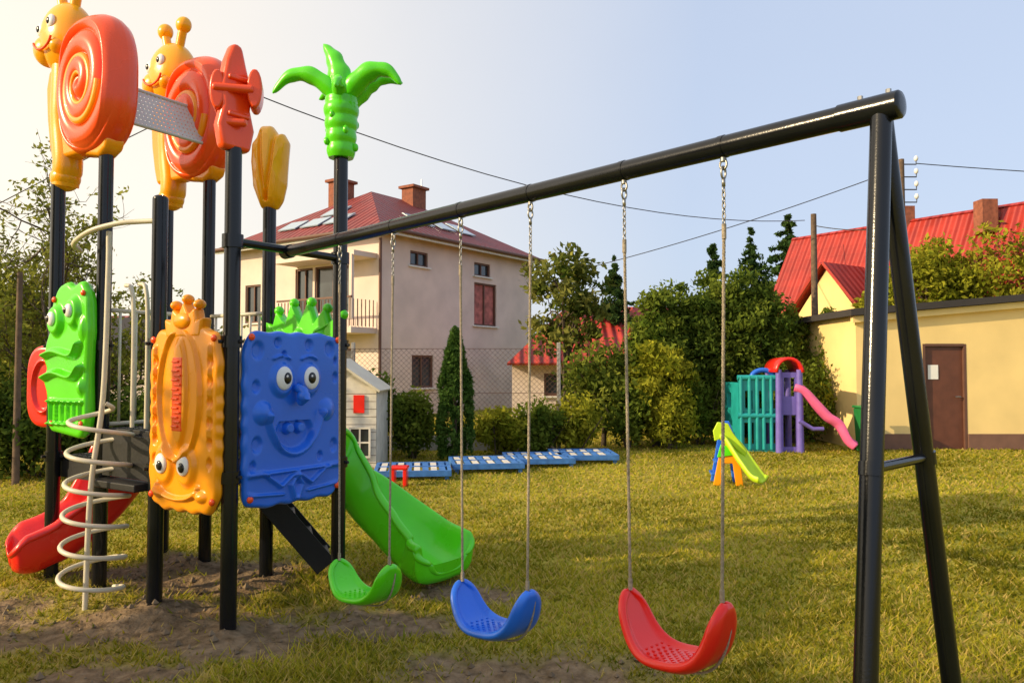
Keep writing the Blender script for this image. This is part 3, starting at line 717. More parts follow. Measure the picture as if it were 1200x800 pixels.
# ---- orange panel
nOr=Vector((-.54,-.842,0)); mid=(V2('P6')+V2('P3'))/2+nOr*.06+u_*(-.03)
fm=frame((mid.x,mid.y,1.28),tuple(-u_))
R=superell(.345,.56,6,th); R*=1+.013*np.sin(th*26)
def ho(x,y):
    z=plateau(x,y,-.02,.16,.085,.36,.02,.2)+line(x,y,arc(-.02,.15,.2,.40,0,360,40),.022,.026)
    z+=plateau(x,y,-.16,-.28,.11,.14,.026,.35)+plateau(x,y,.06,-.28,.11,.14,.026,.35)
    z+=line(x,y,arc(-.03,-.40,.2,.08,180,360),.022,.028)
    z+=line(x,y,[(-.27,.44),(-.27,-.1)],.018,.022)+line(x,y,[(.27,.44),(.27,-.1)],.018,.022)
    for i in range(6): z+=bump(x,y,.27,.35-.12*i,.03,.04,-.024)+bump(x,y,-.27,.35-.12*i,.03,.04,-.024)
    z+=bump(x,y,.2,-.45,.06,.04,.03)+bump(x,y,-.22,-.45,.06,.04,.03)
    return z
relief('striped_panel_orange',R,ho,.07,'orange',tw,fm,edge=.035,nr=100)
parts=[]
for i in range(15): parts.append(boxVF((-.02+0.012*(1 if i%2 else -1),.0+.028*i-.04,.058),(.06,.013,.02)))
multi('red_zipper',parts,'redor',tw,bevel=.004,fm=fm)
box('red_zipper_back',(-.02,.155,.05),(.10,.45,.016),'redor',tw,fm,bevel=.01)
eye(fm,-.16,-.27,.055,tw,.064,(.01,-.01)); eye(fm,.06,-.27,.055,tw,.064,(.01,-.01))
bolts(fm,[(-.30,.49),(.30,.49),(-.30,-.47),(.30,-.47)],.035)
cp=[(-.17,.5),(.17,.5),(.19,.62),(.13,.60),(.11,.68),(.05,.64),(0,.72),(-.05,.64),(-.11,.68),(-.13,.6),(-.19,.62)]
prism('panel_crest',cp,-.04,.04,'orange',tw,fm,bevel=.018)
for x_,y_ in [(0,.735),(-.115,.70),(.115,.70)]: ell('crest_knob',(x_,y_,0),(.03,.03,.04),'orange',tw,fm)
ell('crest_boss',(0,.6,.04),(.08,.05,.03),'orange',tw,fm)
# ---- green slide-entry panel with crown
mid=(V2('P7')+V2('P8'))/2
fm=frame((mid.x,mid.y,1.43),tuple(-u_))
def grow(nm,poly,z0,z1): return prism(nm,poly,z0,z1,'green',tw,fm,bevel=.012)
grow('slide_entry_side',[(-.36,-.5),(-.25,-.5),(-.25,.14),(-.36,.14)],-.03,.03); grow('slide_entry_side',[(.25,-.5),(.36,-.5),(.36,.14),(.25,.14)],-.03,.03)
thg=np.linspace(0,2*np.pi,260,endpoint=False)
cpoly=[(-.37,-.16),(.37,-.16),(.38,.12),(.40,.26),(.30,.18),(.25,.31),(.16,.20),(.09,.36),(.0,.21),(-.09,.36),(-.16,.20),(-.25,.31),(-.30,.18),(-.40,.26),(-.38,.12)]
Rg=ray_outline(cpoly,thg)
def hcr(x,y): return line(x,y,[(-.35,.02),(.35,.02)],.03,.03)+line(x,y,[(-.35,-.1),(.35,-.1)],.02,.02)+plateau(x,y,-.2,.12,.05,.05,.03,.5)+plateau(x,y,0,.12,.05,.05,.03,.5)+plateau(x,y,.2,.12,.05,.05,.03,.5)
relief('slide_entry_crown',Rg,hcr,.08,'green',tw,fm,c=(0,.28),edge=.03,nr=60)
for x_,y_ in ((-.40,.53),(-.25,.58),(-.09,.63),(.09,.63),(.25,.58),(.40,.53)): ell('crown_knob',(x_,y_,0),(.034,.036,.036),'green',tw,fm)
# ---- green creature panel
mid=(V2('P1')+V2('P2'))/2+nOr*.07-u_*.05
fm=frame((mid.x,mid.y,1.66),tuple(-u_))
poly=[(-.28,-.52),(.22,-.56),(.31,-.46),(.30,-.1),(.32,.2),(.30,.44),(.2,.55),(.05,.5),(-.02,.55),(-.16,.52),(-.26,.4),(-.27,.25),(-.36,.12),(-.40,.0),(-.34,-.08),(-.40,-.16),(-.33,-.26),(-.30,-.4)]
poly=[(a*.84,b) for a,b in poly]
R=ray_outline(poly,th); R=np.convolve(np.concatenate([R[-6:],R,R[:6]]),np.ones(7)/7,'same')[6:-6]
def hg(x,y):
    z=plateau(x,y,-.13,.27,.11,.13,.04,.4)+plateau(x,y,.10,.32,.10,.13,.04,.4)
    z+=line(x,y,cr([(-.30,.02,0),(-.13,.05,0),(.1,.02,0),(.18,.1,0)]),.035,.05)+line(x,y,cr([(-.30,-.14,0),(-.13,-.10,0),(.1,-.13,0),(.2,-.06,0)]),.035,.05)
    z+=line(x,y,[(-.22,-.3),(.22,-.3)],.018,.026)+line(x,y,[(-.22,-.46),(.22,-.46)],.018,.026)
    for i in range(6): z+=line(x,y,[(-.19+.077*i,-.3),(-.19+.077*i,-.46)],.014,.022)
    z+=bump(x,y,.2,.2,.05,.1,.025)+bump(x,y,.2,-.2,.05,.07,.03)
    return z
relief('creature_panel_green',R,hg,.08,'green',tw,fm,edge=.04,nr=100)
eye(fm,-.13,.28,.045,tw,.085,(-.01,0)); eye(fm,.10,.33,.042,tw,.085,(-.01,0))
bolts(fm,[(.21,.45),(.21,-.45),(-.18,-.46),(-.17,.42)],.045)

# ---- snails
def snail(a,b,zoff):
    A,B=V2(a),V2(b); fm=frame((A.x,A.y,3.6+zoff),tuple(-u_))
    s=(B-A).length
    thh=np.linspace(0,2*np.pi,260,endpoint=False)
    R=superell(.38,.50,2.5,thh)
    def hs_(x,y):
        r=np.sqrt(x*x*1.5+y*y*.9); a_=np.arctan2(y,x*1.2); ph=(r/.16-a_/(2*np.pi)); f=ph-np.floor(ph)
        return .045*np.sin(np.pi*f)**.6*np.clip(r/.06,0,1)+.03*np.clip(1-r/.4,0,1)
    relief('snail_shell',R,hs_,.2,'redor',tw,fm,c=(-.12,.0),edge=.06,nr=110)
    P=[]
    for i in range(90):
        t=i/89; a_=t*2*np.pi*1.9+.6; r=.06+.20*t; P.append((-.12+r*math.cos(a_)*.85,r*math.sin(a_)*1.1-.02,.14-.02*t))
    tube('shell_spiral',P,[.018+.016*i/89 for i in range(90)],'orange',tw,8,fm)
    body=[(.10,-.49),(.13,-.42),(.1,-.36),(-.3,-.32),(-.5,-.2),(-.54,.1),(-.58,.22),(-.68,.22),(-.72,.08),(-.70,-.15),(-.66,-.35),(-.62,-.48),(-.3,-.47),(.0,-.53)]
    prism('snail_foot',body,-.07,.07,'orange',tw,fm,bevel=.045)
    nx_=-s+.03
    tube('snail_neck',cr([(nx_,-.66,0),(nx_+.03,-.48,0),(nx_-.01,-.2,0),(nx_-.0,.15,0),(nx_,.35,0)],5),[.09]*3+[.10]*8+[.105]*10,'yellow',tw,20,fm)
    ell('snail_neck_foot',(nx_,-.6,0),(.11,.10,.10),'yellow',tw,fm)
    ell('snail_head',(nx_+.0,.44,0),(.235,.27,.17),'yellow',tw,fm,32,20)
    ell('snail_snout',(nx_-.13,.36,.06),(.13,.12,.11),'yellow',tw,fm)
    ell('snail_cheek',(nx_+.08,.34,.1),(.07,.065,.07),'yellow',tw,fm)
    for dx in (-.10,.12):
        tube('snail_antenna',cr([(nx_+dx*.6,.62,0),(nx_+dx*.9,.74,0),(nx_+dx*1.1,.81,0)],4),.036,'yellow',tw,12,fm); ell('antenna_tip',(nx_+dx*1.15,.84,0),(.068,.068,.06),'yellow',tw,fm)
    eye(fm,nx_-.11,.49,.045,tw,.14,(-.005,0)); eye(fm,nx_+.06,.51,.045,tw,.155,(-.005,0))
    tube('snail_smile',[(nx_-.03+.13*math.cos(math.radians(a)),.42+.1*math.sin(math.radians(a)),.172) for a in range(200,345,12)],.009,'redor',tw,8,fm)
snail('P2','P1',0.0); snail('P5','P4',0.0)
A=V2('P2')-u_*.10; B=V2('P5')-u_*.10
L_=(B-A).length; fm=frame((A.x,A.y,3.34),tuple((B-A)),(u_.x*.55,u_.y*.55,1))
nxh,nyh=26,9; cw,ch=L_/nxh,.36/nyh; V=[];F=[]
def rq(x0,x1,y0,y1):
    o=len(V); V.extend([(x0,y0,0),(x1,y0,0),(x1,y1,0),(x0,y1,0)]); F.append((o,o+1,o+2,o+3))
for i in range(nxh):
    for j in range(nyh):
        x0,y0=i*cw,j*ch; g_=.34
        rq(x0,x0+cw,y0,y0+ch*g_); rq(x0,x0+cw,y0+ch*(1-g_),y0+ch); rq(x0,x0+cw*g_,y0+ch*g_,y0+ch*(1-g_)); rq(x0+cw*(1-g_),x0+cw,y0+ch*g_,y0+ch*(1-g_))
mk('perforated_roof_sheet',T(fm,V),F,'perf',tw,solid=.004)
tube('roof_sheet_edge',[(0,0,0),(L_,0,0)],.014,'perf',tw,10,fm); tube('roof_sheet_edge',[(0,.36,0),(L_,.36,0)],.014,'perf',tw,10,fm)
# ---- red aeroplane-like ornament
x_,y_,_=POST['P6']; dr=Vector((.62,.78,0)).normalized()
fm=frame((x_,y_,2.91),tuple(dr))
bodyp=[(-.09,-.02),(.09,-.02),(.12,.12),(.09,.24),(.10,.36),(.06,.50),(.03,.62),(-.03,.63),(-.07,.52),(-.10,.36),(-.09,.24),(-.12,.12)]
prism('ornament_body',bodyp,-.045,.045,'redor',tw,fm,bevel=.03)
for s_ in (-1,1): box('ornament_rib',(0,.30+.11*s_,.05),(.14,.03,.03),'redor',tw,fm,bevel=.01)
fw=frame((x_,y_,2.91),(1,.25,0))
for sx,zz in ((.12,.35),(-.09,.33)):
    prism('ornament_wing',[(sx+.04*math.cos(a)*1.1,zz+.12*math.sin(a)) for a in np.linspace(0,2*math.pi,20,endpoint=False)],-.08,.08,'redor',tw,fw,bevel=.022)
box('ornament_bar',(0,.34,.07),(.24,.05,.05),'redor',tw,fw,bevel=.02); box('ornament_bar',(0,.14,.06),(.16,.05,.05),'redor',tw,fw,bevel=.02)
# ---- tulip bud
x_,y_,h_=POST['P7']; fm=frame((x_,y_,h_),(1,-.1,0))
poly=[(-.05,-.02),(.06,-.02),(.1,.04),(.13,.16),(.14,.32),(.15,.48),(.11,.55),(.07,.54),(.02,.61),(-.06,.61),(-.09,.53),(-.13,.48),(-.14,.34),(-.12,.15),(-.08,.05)]
pp=[(a-.0,b-.3) for a,b in poly]
R=ray_outline(pp,th); R=np.convolve(np.concatenate([R[-4:],R,R[:4]]),np.ones(5)/5,'same')[4:-4]
def ht(x,y): return bump(x,y,0,0,.13,.34,.05)+line(x,y,[(-.05,.25),(-.03,0),(0,-.25)],.025,-.03)+line(x,y,[(.06,.25),(.04,0),(0,-.25)],.025,-.03)
relief('tulip_ornament',R,ht,.14,'yellow',tw,fm,c=(0,.3),edge=.06,nr=50)
# ---- palm
x_,y_,h_=POST['P8']; fm=frame((x_,y_,h_),(1,-.15,0))
Pp=[];Rr=[]
for i in range(41):
    t=i/40; Pp.append((0,-.02+.42*t,0)); Rr.append(.085+.035*t+.010*abs(math.sin(t*math.pi*4.5))-.02*max(0,t-.85)/.15)
tube('palm_trunk',Pp,Rr,'green',tw,28,fm)
for k in range(9):
    a=k*2.4; ell('trunk_knob',(.105*math.cos(a),.05+.035*k,.105*math.sin(a)),(.02,.03,.02),'green',tw,fm,12,8)
def frond2(P,w0,flat=.35,tw_=0):
    P=cr(P,9); n=len(P); V=[];F=[]; m_=14
    for i,p in enumerate(P):
        t=i/(n-1); q0=Vector(P[max(0,i-1)]); q1=Vector(P[min(n-1,i+1)]); tg=(q1-q0).normalized()
        z_=Vector((0,0,1)); side=tg.cross(z_).normalized(); z2=side.cross(tg)
        a0=math.radians(tw_); s1=side*math.cos(a0)+z2*math.sin(a0); s2=-side*math.sin(a0)+z2*math.cos(a0)
        w=w0*(.5+.5*min(1,t*3))*(max(0,1-t)**.6)*(1+.09*math.cos(t*26))+.005
        for k in range(m_):
            a=2*math.pi*k/m_; V.append(tuple(Vector(p)+s1*w*math.cos(a)+s2*(flat*w+.010)*math.sin(a)-s2*.35*w*abs(math.cos(a))))
    for i in range(n-1):
        for j in range(m_): F.append((i*m_+j,i*m_+(j+1)%m_,(i+1)*m_+(j+1)%m_,(i+1)*m_+j))
    F.append(tuple(range(m_))[::-1]); F.append(tuple(range((n-1)*m_,n*m_)))
    mk('palm_frond',T(fm,V),F,'green',tw,smooth=True)
frond2([(-.02,.34,0),(-.10,.47,.03),(-.23,.555,.05),(-.37,.55,.05),(-.49,.45,.04)],.082,.4,35)
frond2([(.03,.34,0),(.11,.47,.03),(.23,.555,.05),(.35,.55,.05),(.44,.46,.04)],.09,.4,-35)
frond2([(-.0,.34,.02),(-.01,.50,.04),(-.05,.66,.03),(-.13,.79,.0)],.12,.35,10)
frond2([(.04,.34,-.05),(.14,.50,-.10),(.25,.58,-.15),(.38,.56,-.2)],.075,.4,-30)
frond2([(.0,.34,-.05),(-.08,.48,-.12),(-.18,.53,-.2),(-.27,.50,-.27)],.07)
frond2([(0,.34,.05),(.02,.44,.13),(.05,.45,.22),(.07,.38,.29)],.06)

# ---- arch handle, pole and spiral climber
P3=V2('P3'); P2=V2('P2')
tube('arch_tube',cr([(-3.05,5.4,2.42),(-2.98,5.2,2.44),(-2.80,5.07,2.50),(-2.6,5.02,2.54),(-2.45,5.0,2.55),(-2.29,4.97,2.55)],6),.017,'cream',tw,12)
tube('climber_pole',cr([(-2.68,5.08,2.50),(-2.68,5.08,2.2),(-2.70,5.08,1.4),(-2.76,5.06,.8),(-2.78,5.05,-.05)],6),.017,'cream',tw,12)
P=[]
for i in range(240):
    t=i/239; a=t*2*math.pi*6.2; z=1.36-1.24*t; r=.19*(min(1,t*10+.1)); cx=-2.69-.06*t
    P.append((cx+r*math.cos(a),5.06+r*math.sin(a),z))
tube('spiral_climber',P,.0155,'cream',tw,10)
for (a,b) in [('P2','P5'),('P7','P5')]:
    A,B=V2(a),V2(b); dd=(B-A); parts=[]
    for i in range(1,7): q=A+dd*i/7; parts.append(tubeVF([q+Vector((0,0,1.2)),q+Vector((0,0,2.0))],.011,8))
    parts.append(tubeVF([A+Vector((0,0,1.2)),B+Vector((0,0,1.2))],.015,8)); parts.append(tubeVF([A+Vector((0,0,2.0)),B+Vector((0,0,2.0))],.015,8))
    multi('guard_rail',parts,'cream',tw,smooth=True)
for s in (0.12,.28): 
    q=P3+u_*s; tube('grab_bar',cr([(q.x,q.y,1.2),(q.x,q.y,1.9),tuple(q+u_*.03+Vector((0,0,2.12))),tuple(q+u_*.1+Vector((0,0,2.15)))],5),.014,'cream',tw,10)

# ---- slides
def slide(name,path,wid,wallh,m,th=.03):
    P=cr(path,10); n=len(P); V=[];F=[]; w=wid/2
    prof=[(-w-.06,wallh-.05),(-w-.045,wallh-.01),(-w-.015,wallh),(-w+.01,wallh*.5),(-w+.05,.04),(-w+.12,0),(0,-.012),(w-.12,0),(w-.05,.04),(w-.01,wallh*.5),(w+.015,wallh),(w+.045,wallh-.01),(w+.06,wallh-.05)]
    for i,p in enumerate(P):
        q0=Vector(P[max(0,i-1)]); q1=Vector(P[min(n-1,i+1)]); tg=(q1-q0).normalized(); side=tg.cross(Vector((0,0,1))).normalized(); up=side.cross(tg)
        t=i/(n-1); f=1-.6*(max(0,t-.82)/.18)**2; k_=1+.12*max(0,t-.7)/.3; k_*=math.sqrt(1-(max(0,t-.92)/.1)**2)
        for a,b_ in prof: V.append(tuple(Vector(p)+side*a*k_+up*(b_*f)))
    k=len(prof)
    for i in range(n-1):
        for j in range(k-1): F.append((i*k+j,i*k+j+1,(i+1)*k+j+1,(i+1)*k+j))
    ob=mk(name,V,F,m,tw,smooth=True,solid=th); sb=ob.modifiers.new('x','SUBSURF'); sb.levels=1; sb.render_levels=1
    V=[];F=[]
    pr=[(-w-.055,wallh-.05),(-w-.05,.0),(-w+.02,-.10),(w-.02,-.10),(w+.05,.0),(w+.055,wallh-.05)]
    for i,p in enumerate(P):
        q0=Vector(P[max(0,i-1)]); q1=Vector(P[min(n-1,i+1)]); tg=(q1-q0).normalized(); side=tg.cross(Vector((0,0,1))).normalized(); up=side.cross(tg)
        t=i/(n-1); f=1-.6*(max(0,t-.82)/.18)**2; k_=1+.12*max(0,t-.7)/.3; k_*=math.sqrt(1-(max(0,t-.92)/.1)**2)
        for a,b_ in pr: V.append(tuple(Vector(p)+side*a*k_*.99+up*(b_*f)))
    for i in range(n-1):
        for j in range(5): F.append((i*6+j,i*6+j+1,(i+1)*6+j+1,(i+1)*6+j))
    F.append(tuple(range((n-1)*6,n*6)))
    ob=mk(name+'_underside',V,F,m,tw,smooth=True); sb=ob.modifiers.new('x','SUBSURF'); sb.levels=1; sb.render_levels=1
slide('green_slide',[(-1.52,5.55,.97),(-1.44,5.75,.86),(-1.22,5.88,.62),(-.95,5.88,.38),(-.70,5.80,.20),(-.54,5.69,.13),(-.46,5.63,.12)],.47,.23,'green',.035)
slide('red_slide',[(-2.98,6.25,.95),(-3.05,6.12,.74),(-3.18,5.98,.48),(-3.35,5.86,.30),(-3.52,5.74,.21),(-3.66,5.64,.18)],.50,.22,'red',.035)
tube('slide_leg',[(-.85,5.85,.2),(-.85,5.85,-.05)],.02,'blackm',tw,10)
fmr=frame((-3.62,6.0,1.45),(.9,-.3,0)); R=superell(.2,.32,3,th)
relief('red_side_panel',R,lambda x,y: line(x,y,arc(0,0,.11,.2,0,360,30),.03,.025),.07,'red',tw,fmr,edge=.04,nr=50)
sa=Vector((-1.98,5.55,.9)); sb_=Vector((-1.38,5.75,.12))
def plank(a,b,w,h):
    dv=(b-a).normalized(); fm=frame(tuple(a),tuple(dv)); L=(b-a).length; return T(fm,boxVF((L/2,0,0),(L,h,w))[0]),boxVF((0,0,0),(1,1,1))[1]
off=Vector((-.3,.95,0)).normalized()*.42
multi('stair_stringers',[plank(sa,sb_,.03,.16),plank(sa+off,sb_+off,.03,.16)],'blackm',tw,bevel=.006)
parts=[]
for i in range(5):
    c=sa.lerp(sb_,(i+.6)/5)+off/2; fm_=frame(tuple(c),tuple(off)); parts.append((T(fm_,boxVF((0,0,0),(.40,.025,.17))[0]),boxVF((0,0,0),(1,1,1))[1]))
multi('stair_treads',parts,'blackm',tw)
fm=frame(tuple((V2('P3')+V2('P2'))/2+Vector((0,0,.0))),tuple(-u_))
box('front_step_riser',(0,1.0,0),(.56,.28,.03),'blackm',tw,fm); box('front_step',(0,.82,.03),(.52,.05,.16),'blackm',tw,fm,bevel=.01)

# ------------------------------------------------------------------ cream playhouse
ph=grp('wooden_playhouse',(-2.9,12.6,0)); W_=1.35; X0=-3.48; Y0=12.1; Y1=13.2; fp=frame((X0,Y0,0),(1,0,0)); ez,az=1.24,1.68; X1=X0+W_; Xm=X0+W_/2
V=[(0,0,0),(W_,0,0),(W_,ez,0),(W_/2,az,0),(0,ez,0)]
mk('front_wall',T(fp,V),[(0,1,2,3,4)],'wpaint',ph,solid=.03)
mk('side_wall',[(X1,Y0,0),(X1,Y1,0),(X1,Y1,ez),(X1,Y0,ez)],[(0,1,2,3)],'wpaint',ph)
mk('side_wall_left',[(X0,Y0,0),(X0,Y1,0),(X0,Y1,ez),(X0,Y0,ez)],[(3,2,1,0)],'wpaint',ph)
mk('roof_right',[(X1+.07,Y0-.15,ez-.02),(X1+.07,Y1+.1,ez-.02),(Xm,Y1+.1,az+.05),(Xm,Y0-.15,az+.05)],[(0,1,2,3)],'cream',ph,solid=.035)
mk('roof_left',[(X0-.07,Y0-.15,ez-.02),(X0-.07,Y1+.1,ez-.02),(Xm-.004,Y1+.1,az+.05),(Xm-.004,Y0-.15,az+.05)],[(3,2,1,0)],'cream',ph,solid=.035)
for (cx,cy,w,h,m_) in [(1.08,1.02,.17,.28,'red'),(1.10,.42,.28,.42,'glass')]:
    box('shutter' if m_=='red' else 'window',(cx,cy,.03),(w,h,.02),m_,ph,fp)
parts=[boxVF((1.10,.42,.05),(.025,.42,.02)),boxVF((1.10,.42,.052),(.28,.025,.02)),boxVF((1.10,.645,.05),(.34,.03,.03)),boxVF((1.10,.195,.05),(.34,.03,.03)),boxVF((.945,.42,.05),(.03,.42,.03)),boxVF((1.255,.42,.05),(.03,.42,.03))]
multi('window_trim',parts,'wpaint',ph,fm=fp)
multi('cladding_joints',[boxVF((W_/2,.12*i+.1,.017),(W_,.006,.004)) for i in range(10)],'wood',ph,fm=fp)

# ------------------------------------------------------------------ low blue / white slatted platforms
for i,(X,Y,a) in enumerate([(-1.45,11.3,.12),(-.42,12.1,.15),(.42,12.7,.1),(1.2,13.2,.05)]):
    g=grp('slatted_platform' if i==0 else 'slatted_platform.%03d'%i,(X,Y,0)); fm=frame((X,Y,.13),(math.cos(a),math.sin(a),0))
    multi('white_slats',[boxVF((-.42+.12*k,0,0),(.085,.03,.94)) for k in range(0,8,2)],'wpaint',g,fm=fm)
    multi('blue_slats',[boxVF((-.42+.12*k,0,0),(.085,.03,.94)) for k in range(1,8,2)],'bpaint',g,fm=fm)
    fr=[boxVF((0,-.02,.5),(1.08,.08,.05)),boxVF((0,-.02,-.5),(1.08,.08,.05)),boxVF((.52,-.02,0),(.05,.078,.94)),boxVF((-.52,-.02,0),(.05,.078,.94)),boxVF((0,.018,.0),(1.0,.012,.06))]
    fr+= [boxVF((sx,-.1,sz),(.06,.1,.06)) for sx in(-.48,.48) for sz in(-.45,.45)]
    multi('frame_boards',fr,'bpaint',g,fm=fm)
g=grp('red_toy_bench',(-1.5,10.3,0)); box('seat',(-1.5,10.3,.26),(.24,.2,.05),'red',g,bevel=.02); box('leg_1',(-1.58,10.3,.12),(.05,.18,.24),'red',g,bevel=.01); box('leg_2',(-1.42,10.3,.12),(.05,.18,.24),'red',g,bevel=.01)

# ------------------------------------------------------------------ plastic climbing house with pink slide
pc=grp('plastic_climbing_house',(4.9,15,0)); fm=frame((4.3,14.6,0),(1,-.08,0))
def shift(x,y,z): q=np.eye(4); q[:3,3]=(x,y,z); return q
def archwall(name,W,H,holes,m,fm,p,t=.08):
    wall(name,fm,W,H,holes,m,p,dep=t); wall(name+'_back',fm@shift(0,0,-t),W,H,holes,m,p,dep=.001)
archwall('teal_wall',.8,1.35,[(.1,.28,.15,.55),(.5,.68,.15,.55),(.12,.26,.8,1.15),(.36,.48,.8,1.15),(.56,.7,.8,1.15)],'teal',fm,pc)
for x_ in (0.04,.2,.34,.46,.6,.76): tube('teal_rib',[(x_,.05,.02),(x_,1.42,.02)],.035,'teal',pc,8,fm)
tube('teal_rail',[(-.02,1.4,0),(.8,1.4,0)],.05,'teal',pc,10,fm); tube('teal_rail',[(-.02,.68,0.01),(.8,.68,0.01)],.05,'teal',pc,10,fm)
fm2=frame((4.3,15.6,0),(0,-1,0)); archwall('teal_side',1.0,1.3,[(.2,.5,.8,1.1)],'teal',fm2,pc)
for x_ in (.72,1.10): tube('purple_column',[(x_,0,.1),(x_,1.55,.1)],[.07,.055],'purple',pc,12,fm); tube('purple_column_rear',[(x_,0,-.7),(x_,1.55,-.7)],[.07,.055],'purple',pc,12,fm)
archwall('purple_wall',.46,1.5,[(.14,.34,1.05,1.4),(.12,.36,.1,.7)],'purple',fm@shift(.69,0,.05),pc)
V=[];F=[]
for i in range(13):
    a=math.radians(15*i); V+= [(.91+.24*math.cos(a),1.5+.26*math.sin(a),.16),(.91+.24*math.cos(a),1.5+.26*math.sin(a),-.75)]
for i in range(12): F.append((2*i,2*i+1,2*i+3,2*i+2))
mk('red_canopy',T(fm,V),F,'red',pc,solid=.05,smooth=True)
tube('blue_arch',[(.55+.22*math.cos(math.radians(a)),1.38+.16*math.sin(math.radians(a)),-.4) for a in range(0,181,15)],.05,'blue',pc,10,fm)
box('platform',(.6,.75,-.4),(1.1,.06,.8),'teal',pc,fm,bevel=.02)
def toyslide(path,wid,wh,m,g,th=.03):
    P=cr(path,6); n=len(P); w=wid/2; prof=[(-w,wh),(-w+.03,.02),(0,0),(w-.03,.02),(w,wh)]; V=[];F=[]
    for i,p in enumerate(P):
        q0=Vector(P[max(0,i-1)]); q1=Vector(P[min(n-1,i+1)]); tg=(q1-q0).normalized(); s=tg.cross(Vector((0,0,1))).normalized(); u=s.cross(tg)
        for a,b_ in prof: V.append(tuple(Vector(p)+s*a+u*b_))
    for i in range(n-1):
        for j in range(4): F.append((i*5+j,i*5+j+1,(i+1)*5+j+1,(i+1)*5+j))
    mk('slide_chute',V,F,m,g,smooth=True,solid=th)
toyslide([(5.35,14.55,1.15),(5.45,14.5,1.1),(5.65,14.45,.85),(5.85,14.42,.62),(6.05,14.40,.48),(6.2,14.35,.2),(6.32,14.3,.08)],.36,.14,'pink',pc,.04)
tube('slide_tube_rail',[(5.35,14.35,.6),(5.6,14.35,.45),(5.8,14.35,.45)],.04,'purple',pc,8)
td=grp('toddler_slide',(3.0,10.4,0))
toyslide([(2.85,10.5,.62),(2.95,10.42,.54),(3.08,10.25,.30),(3.18,10.12,.13),(3.25,10.05,.09)],.26,.09,'lime',td,.03)
fs=frame((2.72,10.45,0),(1,-.15,0))
prism('side_frame',[(0,0),(.1,0),(.16,.3),(.26,.3),(.3,0),(.4,0),(.34,.5),(.26,.66),(.16,.66),(.1,.5)],-.02,.02,'orange',td,fs,bevel=.012)
prism('side_frame_rear',[(0,0),(.1,0),(.16,.3),(.26,.3),(.3,0),(.4,0),(.34,.62),(.26,.85),(.16,.85),(.1,.6)],-.36,-.32,'blue',td,fs,bevel=.012)
for i in range(3): box('step',(.05+.05*i,.15+.16*i,-.17),(.14,.04,.28),'blue',td,fs,bevel=.01)
prism('yellow_handrail',[(.02,.6),(.16,.66),(.32,.48),(.42,.40),(.44,.47),(.26,.72),(.2,.84),(.06,.86),(.0,.74)],.025,.055,'lime',td,fs,bevel=.012)
prism('green_gusset',[(.05,.38),(.3,.42),(.26,.52),(.1,.56)],.022,.04,'green',td,fs,bevel=.008)
gb=grp('green_waste_bin',(6.65,14.5,0)); V,F=boxVF((6.65,14.5,.42),(.3,.34,.8)); V=[(x if z>.4 else 6.65+(x-6.65)*.8,y if z>.4 else 14.5+(y-14.5)*.8,z) for x,y,z in V]
mk('body',V,F,'dgreen',gb,bevel=.02); box('lid',(6.65,14.5,.85),(.34,.38,.05),'dgreen',gb,bevel=.02); tube('wheel',[(6.53,14.66,.08),(6.77,14.66,.08)],.08,'pupil',gb,14)

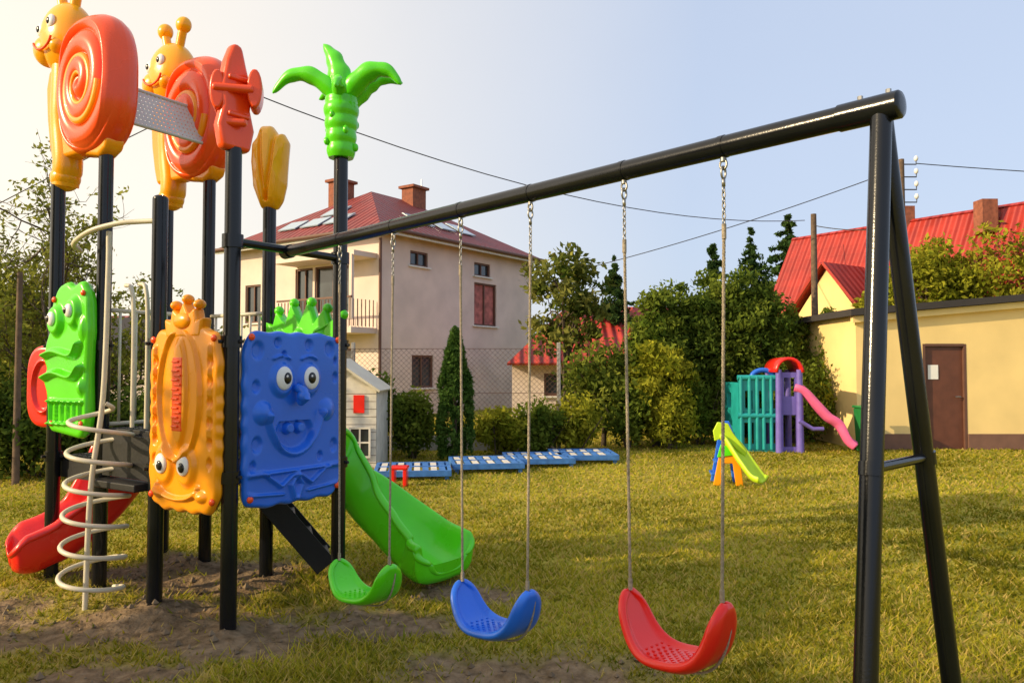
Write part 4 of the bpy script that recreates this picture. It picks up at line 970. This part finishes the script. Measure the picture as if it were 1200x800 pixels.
# ------------------------------------------------------------------ light, sky, camera
el=math.radians(24); sv=Vector((-.94,-.34,0)).normalized()
sd=Vector((sv.x*math.cos(el),sv.y*math.cos(el),math.sin(el)))
L=bpy.data.lights.new('sun','SUN'); L.energy=5.0; L.angle=math.radians(.6); L.color=(1,.78,.47)
lo=bpy.data.objects.new('sun',L); scene.collection.objects.link(lo); lo.rotation_euler=sd.to_track_quat('Z','Y').to_euler(); lo.location=(-20,-6,12)
w=bpy.data.worlds.new('World'); scene.world=w; w.use_nodes=True; nt=w.node_tree
sk=nt.nodes.new('ShaderNodeTexSky'); sk.sky_type='NISHITA'; sk.sun_disc=False; sk.sun_elevation=el; sk.sun_rotation=math.atan2(sv.x,sv.y)
sk.air_density=1.0; sk.dust_density=2.5; sk.ozone_density=1.0
# thin high haze over the clear sky, warmer towards the sun's side of the sky
tc=nd(nt,'ShaderNodeTexCoord'); dt=nd(nt,'ShaderNodeVectorMath',operation='DOT_PRODUCT'); nt.links.new(tc.outputs['Generated'],dt.inputs[0]); dt.inputs[1].default_value=(-.93,.1,.05)
mr=nd(nt,'ShaderNodeMapRange'); mr.inputs['From Min'].default_value=-.1; mr.inputs['From Max'].default_value=.65; nt.links.new(dt.outputs['Value'],mr.inputs['Value'])
hz=nd(nt,'ShaderNodeMixRGB'); hz.inputs[1].default_value=(4.5,5.2,6.6,1); hz.inputs[2].default_value=(9.8,8.6,6.7,1); nt.links.new(mr.outputs[0],hz.inputs[0])
hn=nd(nt,'ShaderNodeTexNoise'); hn.inputs['Scale'].default_value=2.2; hn.inputs['Detail'].default_value=5; nt.links.new(tc.outputs['Generated'],hn.inputs['Vector'])
hm=nd(nt,'ShaderNodeMapRange'); hm.inputs['To Min'].default_value=.66; hm.inputs['To Max'].default_value=.82; nt.links.new(hn.outputs['Fac'],hm.inputs['Value'])
mxs=nd(nt,'ShaderNodeMixRGB'); nt.links.new(hm.outputs[0],mxs.inputs[0]); nt.links.new(sk.outputs[0],mxs.inputs[1]); nt.links.new(hz.outputs[0],mxs.inputs[2])
nt.links.new(mxs.outputs[0],nt.nodes['Background'].inputs['Color']); nt.nodes['Background'].inputs['Strength'].default_value=.15
cd=bpy.data.cameras.new('camera'); co=bpy.data.objects.new('camera',cd); scene.collection.objects.link(co)
cd.lens=27; cd.sensor_width=36; cd.clip_start=.05; cd.clip_end=2000
co.location=(0,0,1.6); co.rotation_euler=(math.radians(91.9),0,0); scene.camera=co
